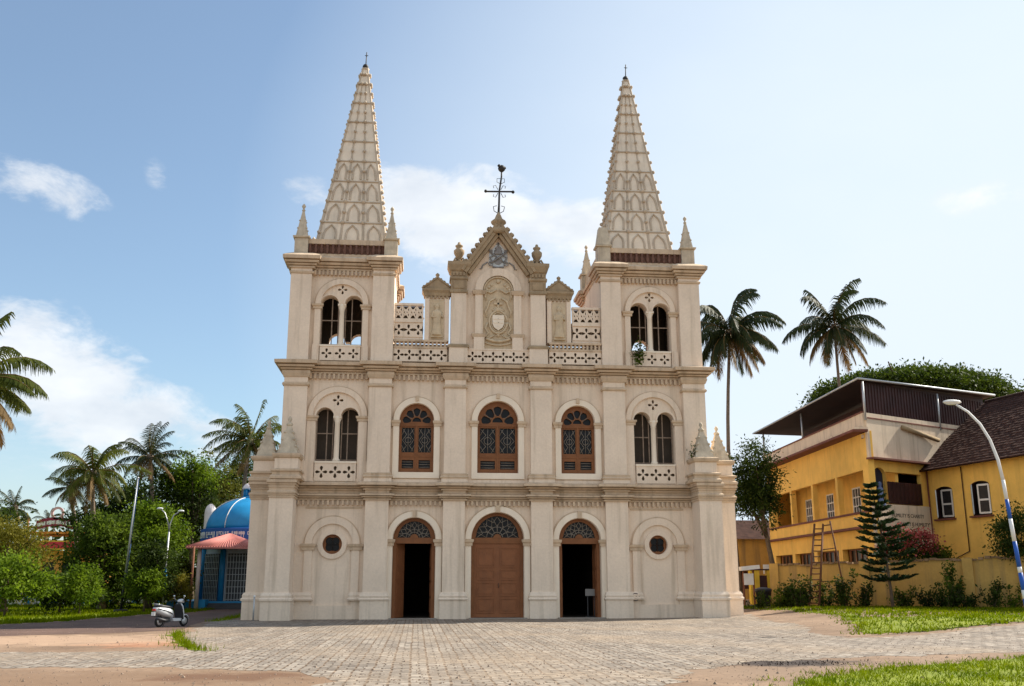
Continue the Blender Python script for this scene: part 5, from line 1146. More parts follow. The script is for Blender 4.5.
# statue niche glazing on the oblique face and dark wooden screen
mb = MB(); o_ = PB + Vector((dB.x, dB.y)) * 0 - oB * .22; mb.plate(arch(.95, .66, 5.9, 7.6, 12), (), (o_.x, o_.y, 0), uB, .05); mb.build('niche_backing', mat('dark_niche', (.012, .016, .035), .5), yb)
mb = MB(); o_ = PB - oB * .1; mb.plate(rect(1.5, 4.9, 6.15, 7.45), (), (o_.x, o_.y, 0), uB, .06)
for k in range(9): q = PB + dB * (1.7 + k * .38) + oB * .02; mb.obox((q.x, q.y, 6.8), (dB.x, dB.y, 0), (oB.x, oB.y, 0), .05, .04, 1.28)
mb.build('screen', MAROON, yb)
mb = MB(); o_ = PB + dB * .95 - oB * .05; mb.lathe([(.3, 5.95), (.28, 6.1), (.14, 6.4), (.17, 6.8), (.19, 7.0), (.07, 7.08), (.12, 7.2), (.12, 7.3), (.03, 7.4)], (o_.x, o_.y, 0), 10, True, 1, .7); mb.build('statue', mat('statue_paint', (.12, .16, .30), .7, .2), yb)
# rooftop canopy: thin roof on posts, maroon sheeting behind
cz1, cz0 = 13.25, 13.05
cn = MB(); wv = Vector((-dA.y, dA.x)); e = 1.1
pts = [(A0 + dA * .2 + oA * .8, 13.15), (PB + oA * .5 + oB * .35, 13.3), (Q + oB * .5, 13.6), (A1 + dA * .5, 13.9)]
cn.add([(p.x, p.y, z) for p, z in pts] + [(p.x, p.y, z + .07) for p, z in pts], [(0, 1, 2, 3), (4, 5, 6, 7), (0, 1, 5, 4), (1, 2, 6, 5), (2, 3, 7, 6), (3, 0, 4, 7)]); can = cn.build('canopy_roof', mat('canopy_sheet', (.028, .012, .010), .7, .3, 1.2), yb)
ed = MB(); 
for i in (0, 1): ed.tube([(pts[i][0].x, pts[i][0].y, pts[i][1] + .05), (pts[i + 1][0].x, pts[i + 1][0].y, pts[i + 1][1] + .05)], .07, 6)
ed.build('canopy_edge', GREYM, can)
sh = MB(); bq = A0 + nin * 3.2; sh.plate(rect(-.5, LA - 2.6, 11.2, 13.2), (), (bq.x, bq.y, 0), uA, .06)
bq = PB + dB * .3 - oB * .25; L_ = LB - .5; sh.plate([(0, 11.2), (L_, 11.2), (L_, 13.55), (0, 13.28)], (), (bq.x, bq.y, 0), uB, .05)
for k in range(44): q = bq + dB * (.1 + k * .28) + oB * .02; sh.obox((q.x, q.y, 12.2), (dB.x, dB.y, 0), (oB.x, oB.y, 0), .06, .05, 2.1)
sh.build('sheet_wall', MAROON, yb)
for p in (A0 + oA * .05, A0 - dA * 9.5 + oA * .05, PB + oA * .02 + oB * .1, PB + dB * 7.2 + oB * .12):
    mb = MB(); mb.tube([(p.x, p.y, 10.9), (p.x, p.y, 13.2)], .07, 6); mb.build('canopy_post', GREYM, yb)
mb = MB(); q0 = PB + dB * 3.2 + oB * .2; q1 = PB + dB * 6.6 + oB * .3; mb.tube([(q0.x, q0.y, 10.75), (q1.x, q1.y, 10.2)], .14, 7); mb.build('spout_pipe', mat('weathered_pipe', (.33, .24, .14), .9, .3), yb)
for (a, z0, z1) in ((5.35, 1.0, 8.5),):
    mb = MB(); q = PB + dB * a + oB * .1; mb.tube([(q.x, q.y, z0), (q.x, q.y, z1)], .05, 5); mb.build('drain_pipe', REDTRIM, yb)
# painted motto
def text3d(body, size, loc, u, nrm, m, name, parent, ext=.006):
    cu = bpy.data.curves.new(name, 'FONT'); cu.body = body; cu.size = size; cu.extrude = ext; cu.align_x = 'LEFT'
    ob = bpy.data.objects.new(name, cu); COL.objects.link(ob); bpy.context.view_layer.update()
    me = bpy.data.meshes.new_from_object(ob.evaluated_get(bpy.context.evaluated_depsgraph_get())); COL.objects.unlink(ob); bpy.data.objects.remove(ob)
    me.materials.clear(); me.materials.append(m); o = bpy.data.objects.new(name, me); COL.objects.link(o)
    u = Vector(u).normalized(); z = Vector((0, 0, 1)); nn = u.cross(z).normalized()
    M = Matrix((u, z, nn)).transposed().to_4x4(); M.translation = Vector(loc) - (ORG[parent.name] if parent else Vector((0, 0, 0)))
    o.matrix_world = M
    if parent: o.parent = parent; ORG[o.name] = ORG[parent.name]
    return o
INK = mat('black_lettering', (.03, .025, .02), .8)
q = PB + dB * 1.5 + oB * .105; text3d('"HUMILITY IS CHARITY', .31, (q.x, q.y, 5.38), uB, oB, INK, 'lettering', yb)
q = PB + dB * 2.05 + oB * .105; text3d('CHARITY IS HUMILITY"', .31, (q.x, q.y, 4.90), uB, oB, INK, 'lettering', yb)

# ------------------------------------------------------------------ tile roofed house at the right edge
HC = PB + dB * 5.5; dC = Vector((math.sin(rad(169.5)), math.cos(rad(169.5))))      # west wall runs towards the camera
hs = thing('tiled_house', 'ochre yellow house with steep brown tiled roof and grey shutters', 'house', (HC.x, HC.y, GZ)); LC = 12.5; uC = (dC.x, dC.y, 0); oC = Vector((dC.y, -dC.x)); HE = 8.45
def hwin(c, z0, zsp, hw): return arch(c, hw, z0, zsp, 10)
mb = MB(); wins = [(1.35, 5.35, 6.95, .72), (4.35, 5.35, 7.0, .72), (1.55, 1.1, 2.35, .85), (8.5, 5.35, 7.0, .72), (7.2, 1.1, 2.35, .85)]
arcs = [[(c - hw, z0), (c + hw, z0)] + [(c + hw * math.cos(rad(t)), zz + .35 * hw * math.sin(rad(t))) for t in range(0, 181, 15)] for c, z0, zz, hw in wins]
mb.plate(rect(0, LC, GZ - .3, HE), arcs, (HC.x, HC.y, 0), uC, .35)
E0 = HC + dC * LC; mb.plate(rect(0, 9, GZ - .3, HE), (), (E0.x, E0.y, 0), (-oC.x, -oC.y, 0), .3); E1_ = E0 - oC * 9; mb.plate(rect(0, LC, GZ - .3, HE), (), (E1_.x, E1_.y, 0), (-dC.x, -dC.y, 0), .3)
mb.build('wall', YELLOW, hs)
for i, (c, z0, zz, hw) in enumerate(wins):
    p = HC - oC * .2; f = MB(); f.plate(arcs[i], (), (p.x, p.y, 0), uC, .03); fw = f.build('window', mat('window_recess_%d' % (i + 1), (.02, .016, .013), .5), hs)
    f = MB(); f.plate([(x, z) for x, z in arcs[i]], [[(c + (x - c) * .86, zz + (z - zz) * (.92 if z > zz else .97)) for x, z in arcs[i]]], (HC.x + oC.x * .03, HC.y + oC.y * .03, 0), uC, .2); f.build('frame', MAROON, fw)
    q = HC + dC * c + oC * .1; f = MB(); f.obox((q.x, q.y, z0 - .07), (dC.x, dC.y, 0), (oC.x, oC.y, 0), hw * 2 + .24, .24, .1); f.build('sill', REDTRIM, fw)
    if z0 > 3:
        for s_ in (-1, 1):                                  # shutters folded open
            hp = HC + dC * (c + s_ * hw * .95) + oC * .04; ang = rad(38 if s_ < 0 else 20); dd = (dC * (-s_) * math.cos(ang) + oC * math.sin(ang)); sw = hw * .86; m_ = hp + dd * sw / 2; nn = Vector((dd.y, -dd.x)); f = MB()
            for k in (0, 1): pz = hp + dd * (sw * k); f.obox((pz.x, pz.y, (z0 + zz) / 2 + .05), (dd.x, dd.y, 0), (nn.x, nn.y, 0), .09, .05, zz - z0 - .05)
            for zz_ in (z0 + .1, (z0 + zz) / 2, zz): f.obox((m_.x, m_.y, zz_), (dd.x, dd.y, 0), (nn.x, nn.y, 0), sw, .045, .1)
            sh_ = f.build('shutter', GREYM, fw); f = MB(); f.obox((m_.x, m_.y, (z0 + zz) / 2), (dd.x, dd.y, 0), (nn.x, nn.y, 0), sw - .08, .02, zz - z0 - .1); f.build('shutter_pane', GLASS, sh_)
# roof: real tile courses
rf = MB(); ev = HC - dC * .3 + oC * .65; rise = 4.6; run = 5.2; nC = 26; nR = 60
for j in range(nC):
    t0, t1 = j / nC, (j + 1) / nC
    for i in range(nR):
        a = rnd.uniform(-.02, .02); s0, s1 = (LC + 1.2) * i / nR + .015 - .2, (LC + 1.2) * (i + 1) / nR - .2; lift = .05 + rnd.uniform(-.02, .02)
        h0 = 1 if True else 0
        P_ = lambda s_, t, z: ((ev + dC * s_ - oC * (run + .65) * t).x, (ev + dC * s_ - oC * (run + .65) * t).y, HE - .25 + rise * t + z)
        rf.add([P_(s0, t0, lift), P_(s1, t0, lift), P_(s1, t1 + .01, .0), P_(s0, t1 + .01, .0), P_(s0, t0, -.01), P_(s1, t0, -.01)], [(0, 1, 2, 3), (4, 5, 1, 0)])
TILE = mat('clay_roof_tile', (.06, .030, .024), .95, .4, 2.2, .5, 14, fine=.5, alt=(.105, .055, .042), spec=.1); roof = rf.build('roof', TILE, hs, fix=False)
b_ = MB(); a0 = ev; a1 = ev + dC * (LC + 1.0); r0_ = a0 - oC * (run + .65); r1_ = a1 - oC * (run + .65); f0 = r0_ - oC * (run); f1 = r1_ - oC * run
b_.add([P3(a0, HE - .3), P3(a1, HE - .3), P3(r1_, HE + rise - .3), P3(r0_, HE + rise - .3), P3(f0, HE - .3), P3(f1, HE - .3)], [(0, 1, 2, 3), (3, 2, 5, 4), (0, 3, 4), (1, 5, 2)]); b_.build('roof_deck', MAROON, roof)
b_ = MB(); b_.tube([(r0_.x, r0_.y, HE + rise - .22), (r1_.x, r1_.y, HE + rise - .22)], .12, 6); b_.tube([(a0.x, a0.y, HE - .22), (a1.x, a1.y, HE - .22)], .06, 5); b_.build('ridge_and_gutter', TILE, roof)
mb = MB(); q = HC + dC * 3.05 + oC * .07; mb.tube([(q.x, q.y, 3.4), (q.x, q.y, 8.2)], .03, 5); q2 = HC + dC * .5 + oC * .06; mb.tube([(q.x, q.y, 3.4), (q2.x * .5 + q.x * .5, q2.y * .5 + q.y * .5, 3.0), (q2.x, q2.y, 2.7)], .025, 5); mb.build('cable', MAROON, hs)

# ------------------------------------------------------------------ compound wall
def cw():
    a = ground_at(772, 60); b = ground_at(1060, 57.2); u = (b - a); u.z = 0; L = u.length; u.normalize(); n = 40; o = thing('compound_wall', 'stained ochre compound wall with ragged coping before the yellow building', 'wall', (a.x, a.y, GZ))
    top = lambda s: 2.28 + .30 * s / L + .03 * math.sin(s * 2.3) + .02 * math.sin(s * 5.1); g_ = rnd
    mb = MB(); mb.plate([(0, GZ - .3), (L, GZ - .3)] + [(L * (1 - i / n), top(L * (1 - i / n)) + .35) for i in range(n + 1)], (), (a.x, a.y, 0), tuple(u), .24)
    pier = MB(); nn = Vector((u.y, -u.x, 0)); mb.build('wall_panel', OCHREW, o)
    for s in (0.2, 5.2, 10.4, 13.0): q = a + u * s + nn * .02; p = MB(); p.obox((q.x, q.y, (GZ + top(s) + .42) / 2), u, nn, .5, .34, top(s) + .42 - GZ); p.build('pier', OCHREW, o)
    c = MB()
    for i in range(44):
        s = L * (i + .5) / 44; q = a + u * s - nn * .1; c.obox((q.x, q.y, top(s) + .36 + rnd.uniform(-.03, .03)), u, nn, L / 44 * rnd.uniform(.7, 1.02), .36, .09 + rnd.uniform(0, .06))
    c.build('coping', mat('sooty_coping', (.30, .19, .10), .95, .4, 3, .5, 8, fine=.5), o)
cw()
# gate pier, boards and bin beside the church
def gate():
    p = at(764, 600, 63); o = thing('gate_pier', 'bright yellow gate pier with dark panel beside the church', 'gate pier', (p.x, p.y, .2)); z = .2
    mb = MB(); mb.box(p.x - .75, p.x - .2, p.y, p.y + .4, z - .2, 2.6); mb.box(p.x + .3, p.x + .75, p.y, p.y + .4, z - .2, 2.4); mb.build('pillar', mat('bright_yellow', (.72, .48, .05), .8, .15, 2, fine=.2), o)
    mb = MB(); mb.box(p.x - .2, p.x + .3, p.y + .1, p.y + .16, z + .1, 2.1); mb.box(p.x - .8, p.x + .8, p.y - .03, p.y + .43, 2.4, 2.48) ; mb.build('panel', MAROON, o)
    q = at(748, 575, 61); o = thing('white_sign', 'white board on a post near the church corner', 'sign board', (q.x, q.y, .1)); mb = MB(); mb.obox((q.x + .1, q.y, 2.52), Vector((1, 0, .10)).normalized(), (0, 1, 0), 1.1, .5, .22, Vector((-.1, 0, 1)).normalized()); mb.build('top_board', WHITE, o)
    mb = MB(); mb.box(q.x - .25, q.x + .32, q.y - .02, q.y + .05, 1.55, 2.2); mb.build('board', WHITE, o); mb = MB(); mb.box(q.x - .3, q.x - .2, q.y + .06, q.y + .14, 0, 2.5); mb.box(q.x + .3, q.x + .4, q.y + .06, q.y + .14, 0, 2.4); mb.build('post', RUST, o)
    q2 = at(770, 572, 64); o = thing('white_sign', 'small white board beside the yellow gate pier', 'sign board', (q2.x, q2.y, .2)); mb = MB(); mb.box(q2.x - .4, q2.x + .4, q2.y, q2.y + .06, 2.2, 2.75); mb.build('board', WHITE, o); mb = MB(); mb.box(q2.x - .05, q2.x + .05, q2.y + .07, q2.y + .14, .1, 2.4); mb.build('post', RUST, o)
    q3 = at(764, 602, 59); z3 = gz(q3.x, q3.y); o = thing('rubbish_bin', 'black rubbish bin on the grass beside the gate pier', 'bin', (q3.x, q3.y, z3)); mb = MB(); mb.lathe([(.34, z3), (.44, z3 + .8), (.47, z3 + .82), (.47, z3 + .9), (.4, z3 + .9)], (q3.x, q3.y, 0), 12); mb.build('bin_body', SCBLACK, o); mb = MB(); mb.lathe([(.48, z3 + .9), (.46, z3 + .97), (.2, z3 + 1.04), (.05, z3 + 1.05)], (q3.x, q3.y, 0), 12); mb.build('lid', DARKM, o)
    q5 = at(793, 602, 57.8); z3 = gz(q5.x, q5.y); o = thing('rubbish_bin', 'dark open bin among the weeds left of the ladder', 'bin', (q5.x, q5.y, z3)); mb = MB(); mb.lathe([(.36, z3), (.46, z3 + .75), (.5, z3 + .78), (.5, z3 + .84), (.42, z3 + .84), (.36, z3 + .1)], (q5.x, q5.y, 0), 12); mb.build('bin_body', DARKM, o); mb = MB(); mb.tube([(q5.x + .5 * math.cos(a), q5.y + .5 * math.sin(a), z3 + .82) for a in np.linspace(0, 6.28, 17)], .03, 5); mb.build('rim', SCBLACK, o)
    # plain ochre outbuilding behind the leaning tree
    q4 = at(758, 560, 84); o = thing('outbuilding', 'dull ochre outbuilding behind the dark leaning tree', 'building', (q4.x, q4.y, 0)); mb = MB(); mb.plate(rect(-3.2, 4, -.2, 5.2), [rect(-1.6, -.4, 1.2, 2.6), rect(1.0, 2.2, 1.2, 2.6)], (q4.x, q4.y, 0), (1, 0, 0), .3); mb.box(q4.x - 3.2, q4.x - 2.9, q4.y + .3, q4.y + 6, -.2, 5.2); mb.box(q4.x + 3.7, q4.x + 4, q4.y + .3, q4.y + 6, -.2, 5.2); mb.box(q4.x - 3.2, q4.x + 4, q4.y + 6, q4.y + 6.3, -.2, 5.2); mb.build('wall', OCHREW, o)
    mb = MB(); mb.add([(q4.x - 3.6, q4.y - .6, 5.1), (q4.x + 4.4, q4.y - .6, 5.1), (q4.x + 4.4, q4.y + 3, 6.8), (q4.x - 3.6, q4.y + 3, 6.8), (q4.x - 3.6, q4.y + 6.8, 5.1), (q4.x + 4.4, q4.y + 6.8, 5.1)], [(0, 1, 2, 3), (3, 2, 5, 4), (0, 3, 4), (1, 5, 2)]); mb.build('roof', TILE, o)
    for c in (-1.0, 1.6): mb = MB(); mb.box(q4.x + c - .6, q4.x + c + .6, q4.y + .15, q4.y + .2, 1.2, 2.6); mb.build('window', MAROON, o)
gate()
# ladder with its prop
def ladder():
    f0 = ground_at(807, 56.3); f1 = ground_at(817.5, 56.3); t0 = at(814.5, 524, 58.0); t1 = at(823, 524, 58.0); b = (f0 + f1) / 2; o = thing('ladder', 'tall wooden ladder with prop leg standing before the compound wall', 'ladder', b)
    for a, c in ((f0, t0), (f1, t1)): mb = MB(); mb.tube([a, c], .06, 5); mb.build('rail', LADDERM, o)
    for k in range(14): t = (k + .7) / 14.6; mb = MB(); mb.tube([f0.lerp(t0, t), f1.lerp(t1, t)], .035, 5); mb.build('rung', LADDERM, o)
    p0 = ground_at(846, 57.4); pt = at(830, 521, 58.0); mb = MB(); mb.tube([p0, pt], .045, 5); mb.tube([t1 - Vector((0, 0, .1)), pt - Vector((0, 0, .2))], .035, 5); mb.build('prop_leg', LADDERM, o)
    for t in (.3, .68): mb = MB(); mb.tube([f1.lerp(t1, t), p0.lerp(pt, t)], .03, 5); mb.build('brace', LADDERM, o)
ladder()
# curved street lamp, right
def lamp_right():
    b = ground_at(1025, 40); top = at(1003, 480, 40); o = thing('street_lamp', 'curved street lamp with blue and white banded post', 'street lamp', (b.x, b.y, b.z))
    d = top - b
    def seg(t0, t1, m, n): mb = MB(); mb.tube([b + d * t0, b + d * t1], [.082 - .02 * t0, .082 - .02 * t1], 10); mb.build(n, m, o)
    cuts = [0, .16, .22, .34, .38, .56, .72, .86, 1.0]
    for i in range(8): seg(cuts[i], cuts[i + 1], STREETBLUE if i in (0, 2, 4, 6) else WHITE, 'post_band')
    mb = MB(); pts = [at(x, y, 40) for x, y in ((1003, 480), (998, 460), (990, 440), (980, 424), (968, 412), (956, 404.5))]; mb.tube(pts, [.062, .058, .052, .048, .044, .04], 8); mb.build('arm', WHITE, o)
    h = at(952, 402, 40); e = (pts[-1] - pts[-2]).normalized(); mb = MB(); c = h; mb.ball((c.x, c.y, c.z), .16, 10, .55, 2.3, 1.1); mb.build('lamp_head', WHITE, o); mb = MB(); mb.ball((c.x - .03, c.y, c.z - .05), .13, 10, .5, 2.0, 1.0); mb.build('lamp_glass', LAMPGLASS, o)
lamp_right()

# ------------------------------------------------------------------ left side
def flagpole():
    b = ground_at(123, 66); t = at(138, 478, 66); o = thing('flagpole', 'slender leaning pole with black painted foot on the left lawn', 'pole', b); d = t - b
    mb = MB(); mb.lathe([(.42, b.z - .02), (.42, b.z + .12), (.36, b.z + .16), (.1, b.z + .18)], (b.x, b.y, 0), 12); mb.build('base', DARKM, o)
    mb = MB(); mb.tube([b, b + d * .26], .075, 8); mb.build('black_foot', SCBLACK, o); mb = MB(); mb.tube([b + d * .26, b + d * .6, t], [.065, .055, .04], 8); mb.build('shaft', GREYM, o); mb = MB(); mb.tube([b + d * .5 + Vector((.09, 0, 0)), t + Vector((.06, 0, 0))], .012, 4); mb.tube([b + d * .25 + Vector((.09, 0, 0)), b + d * .5 + Vector((.09, 0, 0))], .012, 4); mb.build('rope', DKBLUE, o); mb = MB(); mb.ball(tuple(t), .07, 7); mb.build('cap', GREYM, o)
flagpole()
def double_lamp():
    b = ground_at(164, 66); t = at(169, 532, 66); o = thing('double_lamp', 'double armed blue and white lamp among the left trees', 'street lamp', b)
    mb = MB(); mb.tube([b, t], .055, 8); mb.build('post', GREYM, o); mb = MB(); mb.tube([b.lerp(t, .28), b.lerp(t, .55)], .115, 8); mb.build('post_band', BLUE, o)
    for (pts, h) in ((((169, 532), (168, 522), (165, 513), (161, 509)), (160, 508.5)), (((169, 532), (170, 524), (174, 515), (179, 512)), (181, 511))):
        mb = MB(); mb.tube([at(x, y, 66) for x, y in pts], .036, 6); a = mb.build('arm', GREYM, o); c = at(*h, 66); mb = MB(); mb.ball(tuple(c), .12, 8, .6, 1.7, 1); mb.build('lamp_head', LAMPGLASS, a)
double_lamp()
def chapel():
    d = 76; c = at(244.5, 590, d); X, Y = c.x, c.y; R = 3.02; o = thing('domed_chapel', 'small blue domed chapel with pink tiled porch behind the church corner', 'chapel', (X, Y, 0)); zb = 5.05
    mb = MB(); n = 8
    ang = lambda k: rad(22.5 + 45 * k)
    mb.lathe([(R * .98, -.1), (R * .98, zb - .5)], (X, Y, 0), 8, False, a0=rad(22.5)); mb.build('wall', mat('pale_chapel_wall', (.55, .62, .68), .8, .1, 2, fine=.2), o)
    for k in range(8):
        a = ang(k); p = MB(); p.tube([(X + R * math.cos(a), Y + R * math.sin(a), .45), (X + R * math.cos(a), Y + R * math.sin(a), zb - .5)], .2, 8); p.build('column', BLUE, o)
    for k in (5, 6, 4):
        a = rad(45 * k); px_, py_ = X + (R * .93) * math.cos(a), Y + (R * .93) * math.sin(a); u = Vector((-math.sin(a), math.cos(a), 0)); nn = Vector((math.cos(a), math.sin(a), 0))
        f = MB(); f.obox((px_, py_, 2.1), u, nn, 1.7, .12, 3.2); gd = f.build('door', SCBLACK if False else DARKM, o); f = MB()
        for i in range(9): f.obox((px_ + u.x * (-.8 + .2 * i) + nn.x * .08, py_ + u.y * (-.8 + .2 * i) + nn.y * .08, 2.1), u, nn, .03, .03, 3.2)
        for i in range(8): f.obox((px_ + nn.x * .08, py_ + nn.y * .08, .6 + .42 * i), u, nn, 1.7, .03, .03)
        f.build('grille', GREYM, gd)
    mb = MB(); mb.lathe([(R + .1, zb - .5), (R + .28, zb - .46), (R + .28, zb + .38), (R + .12, zb + .42), (R - .1, zb + .42)], (X, Y, 0), 32, False); band = mb.build('drum_band', DKBLUE, o)
    mb = MB(); mb.lathe([(R + .3, zb - .6), (R + .36, zb - .58), (R + .36, zb - .48), (R + .3, zb - .46)], (X, Y, 0), 32, False); mb.build('band_moulding', WHITE, o)
    lt = MB(); gl = random.Random(3)                      # white lettering round the drum, too small to read
    nL = 64
    for k in range(nL):
        if k % 7 == 6: continue
        a = rad(180 + 180 * (k + .5) / nL); u = Vector((-math.sin(a), math.cos(a), 0)); nn = Vector((math.cos(a), math.sin(a), 0)); q = Vector((X + (R + .285) * math.cos(a), Y + (R + .285) * math.sin(a), zb - .04)); w = .13
        for j in range(3):
            kind = gl.randrange(3); off = (-w * .4, 0, w * .4)[j]
            if kind == 0: lt.obox(q + u * off, u, nn, .035, .02, .42)
            elif kind == 1: lt.obox(q + u * off * .3 + Vector((0, 0, (-.18, 0, .18)[j])), u, nn, w * .85, .02, .05)
            else: lt.obox(q + u * off + Vector((0, 0, .09)), u, nn, .035, .02, .2)
    lt.build('lettering', WHITE, band)
    mb = MB(); H = 2.3; mb.lathe([(R * math.cos(rad(t)) + (.0 if t < 88 else .02), zb + .42 + H * math.sin(rad(t))) for t in range(0, 90, 6)] + [(.3, zb + .42 + H)], (X, Y, 0), 40); dm = mb.build('dome', BLUE, o); mb = MB()
    for k in range(8):
        a = ang(k); mb.tube([(X + (R + .02) * math.cos(rad(t)) * math.cos(a), Y + (R + .02) * math.cos(rad(t)) * math.sin(a), zb + .43 + (H + .02) * math.sin(rad(t))) for t in range(0, 89, 8)], .03, 5)
    mb.build('dome_rib', WHITE, dm); zt = zb + .42 + H
    mb = MB(); mb.lathe([(.58, zt - .2), (.58, zt + .08), (.48, zt + .12)], (X, Y, 0), 16)
    for k in range(6): a = k * math.pi / 3; mb.tube([(X + .42 * math.cos(a), Y + .42 * math.sin(a), zt + .06), (X + .42 * math.cos(a), Y + .42 * math.sin(a), zt + .66)], .08, 6)
    ln = mb.build('lantern', BLUE, o); mb = MB(); mb.lathe([(.58, zt + .64), (.6, zt + .7), (.54, zt + .82), (.42, zt + .98), (.24, zt + 1.08), (.06, zt + 1.12)], (X, Y, 0), 18); mb.build('lantern_dome', mat('pinkish_white', (.74, .66, .68), .6, .05), ln)
    mb = MB(); mb.box(X - .04, X + .04, Y - .04, Y + .04, zt + 1.1, zt + 1.85); mb.box(X - .22, X + .22, Y - .04, Y + .04, zt + 1.5, zt + 1.58); mb.build('cross', GREYM, ln)
    # porch roof: shallow hipped roof of pink tiles on posts
    xl = at(184, 549, 70).x; yl = Y - R - 3.2; xr = X + 2.2; zr0, zr1 = 4.05, 4.95; pk = at(233, 537, 73.5); 
    mb = MB(); apex = (pk.x, Y - R + .3, 5.0); apex2 = (pk.x, Y - R - .6, 5.0)
    cs = [(xl, yl, 4.05), (xr, yl, 4.0), (xr, Y - R + .6, 4.1), (xl, Y - R + .6, 4.1)]
    mb.add(cs + [apex2, apex], [(0, 1, 4), (1, 2, 5, 4), (2, 3, 5), (3, 0, 4, 5)]); mb.add([(x, y, z - .1) for x, y, z in cs] + cs, [(0, 1, 2, 3), (0, 1, 5, 4), (1, 2, 6, 5), (2, 3, 7, 6), (3, 0, 4, 7)])
    pr = mb.build('porch_roof', PINKTILE, o); mb = MB()
    for t in np.linspace(0, 1, 30):                      # rolls of the tiles
        a = Vector(cs[0]).lerp(Vector(cs[1]), t); b = Vector(apex2); mb.tube([a + Vector((0, 0, .03)), a.lerp(b, .97) + Vector((0, 0, .03))], .045, 5)
    for t in np.linspace(0, 1, 22): a = Vector(cs[3]).lerp(Vector(cs[0]), t); b = Vector(apex).lerp(Vector(apex2), t); mb.tube([a + Vector((0, 0, .03)), a.lerp(b, .97) + Vector((0, 0, .03))], .045, 5)
    mb.build('tile_rolls', PINKTILE, pr)
    for (px_, m_, r_) in ((191, RUST, .07), (197, mat('post_pink', (.62, .50, .46), .8, .1), .14)):
        q = at(px_, 590, 69.5 if px_ < 195 else 71); mb = MB(); mb.tube([(q.x, q.y, 0), (q.x, q.y, 4.05)], r_, 8); mb.build('porch_post', m_, o)
    mb = MB(); mb.tube([(xr - .3, yl + .3, .3), (xr - .3, yl + .3, 4.0)], .09, 8); mb.build('porch_post', BLUE, o)
    mb = MB(); mb.box(X - R - 1.4, X + R + .6, Y - R - 1.2, Y + R + .5, -.1, .5); mb.build('platform', BLUE, o)
    mb = MB()
    for k in range(3): mb.box(X - 1.6, X + 1.6, Y - R - 1.2 - .35 * (k + 1), Y - R - 1.2 - .35 * k + .002, -.1, .38 - .12 * k)
    mb.build('steps', DARKM, o); 
    for s in (-1, 1): mb = MB(); mb.box(X + s * 1.95 - .3, X + s * 1.95 + .3, Y - R - 2.3, Y - R - 1.15, -.1, .62); mb.build('step_cheek', BLUE, o)
    q = at(210, 520, 80.5); o = thing('round_topped_pillar', 'white round topped pillar standing behind the blue dome', 'pillar', (q.x, q.y, 0)); mb = MB(); mb.lathe([(.46, -.1), (.44, 6.9), (.41, 7.2), (.3, 7.45), (.14, 7.6), (.03, 7.64)], (q.x, q.y, 0), 18); mb.build('shaft', mat('rosy_white', (.76, .68, .66), .7, .06, 2, fine=.15), o); mb = MB(); mb.lathe([(.62, -.1), (.62, .5), (.54, .6)], (q.x, q.y, 0), 18); mb.build('base', WHITE, o)
chapel()
def far_shop():
    c = at(60, 560, 112); X, Y = c.x, c.y; o = thing('festive_building', 'yellow and maroon building with arched sign over the left trees', 'building', (X, Y, 0))
    mb = MB(); mb.plate(rect(-4, 4, -.2, 4.9), [rect(-3.6 + i * 1.9, -2.4 + i * 1.9, 2.2, 3.8) for i in range(4)], (X, Y, 0), (1, 0, 0), .3); mb.box(X - 4, X + 4, Y + 5.7, Y + 6, -.2, 4.9); mb.box(X - 4, X - 3.7, Y + .3, Y + 5.7, -.2, 4.9); mb.box(X + 3.7, X + 4, Y + .3, Y + 5.7, -.2, 4.9); mb.box(X - 4.2, X + 4.2, Y - .4, Y + 6.2, 6.6, 6.8); mb.build('wall', mat('orange_wall', (.55, .25, .06), .8, .15, 1), o)
    mb = MB(); mb.box(X - 3.8, X + 3.6, Y + .2, Y + .25, 2.5, 4.3); mb.build('window', GLASS, o)
    mb = MB(); mb.box(X - 4.2, X + 4.2, Y - 1.2, Y - .4, 5.0, 5.9); mb.build('awning', mat('yellow_awning', (.66, .42, .05), .7, .1), o)
    mb = MB(); mb.plate(arc(X, 3.0, 5.2, 68, 112, 12) + arc(X, 2.1, 5.2, 112, 68, 12), (), (-.4, Y - 1.0, 0), (1, 0, 0), .15)
    sg = mb.build('arched_sign', mat('sign_maroon', (.22, .02, .04), .6, .1), o); mb = MB(); gl = random.Random(9)
    for k in range(26):
        a = rad(111 - 42 * k / 25); q = Vector((X - .4 + 5.25 * math.cos(a), Y - 1.02, 2.5 + 5.2 * math.sin(a))); mb.obox(q, (1, 0, 0), (0, 1, 0), .12 if k % 6 else .02, .03, .3 + .15 * gl.random())
    mb.build('lettering', WHITE, sg); mb = MB(); mb.plate(circ(X - .4, 8.6, .65, 20), [circ(X - .4, 8.6, .42, 16)], (0, Y - 1.0, 0), (1, 0, 0), .12); mb.build('sign_disc', mat('sign_ring', (.6, .35, .35), .6), sg)
    mb = MB(); mb.box(X - 1.9, X + 2.4, Y - 1.25, Y - 1.2, 5.1, 5.75); mb.build('red_board', mat('red_board', (.5, .03, .05), .6, .1), o)
    for k, dx in enumerate((2.6, -3.2)): mb = MB(); mb.tube([(X + dx, Y - .8, 5.1), (X + dx, Y - .8, 8.2)], .12, 6); mb.build('roof_post', RUST, o)
far_shop()
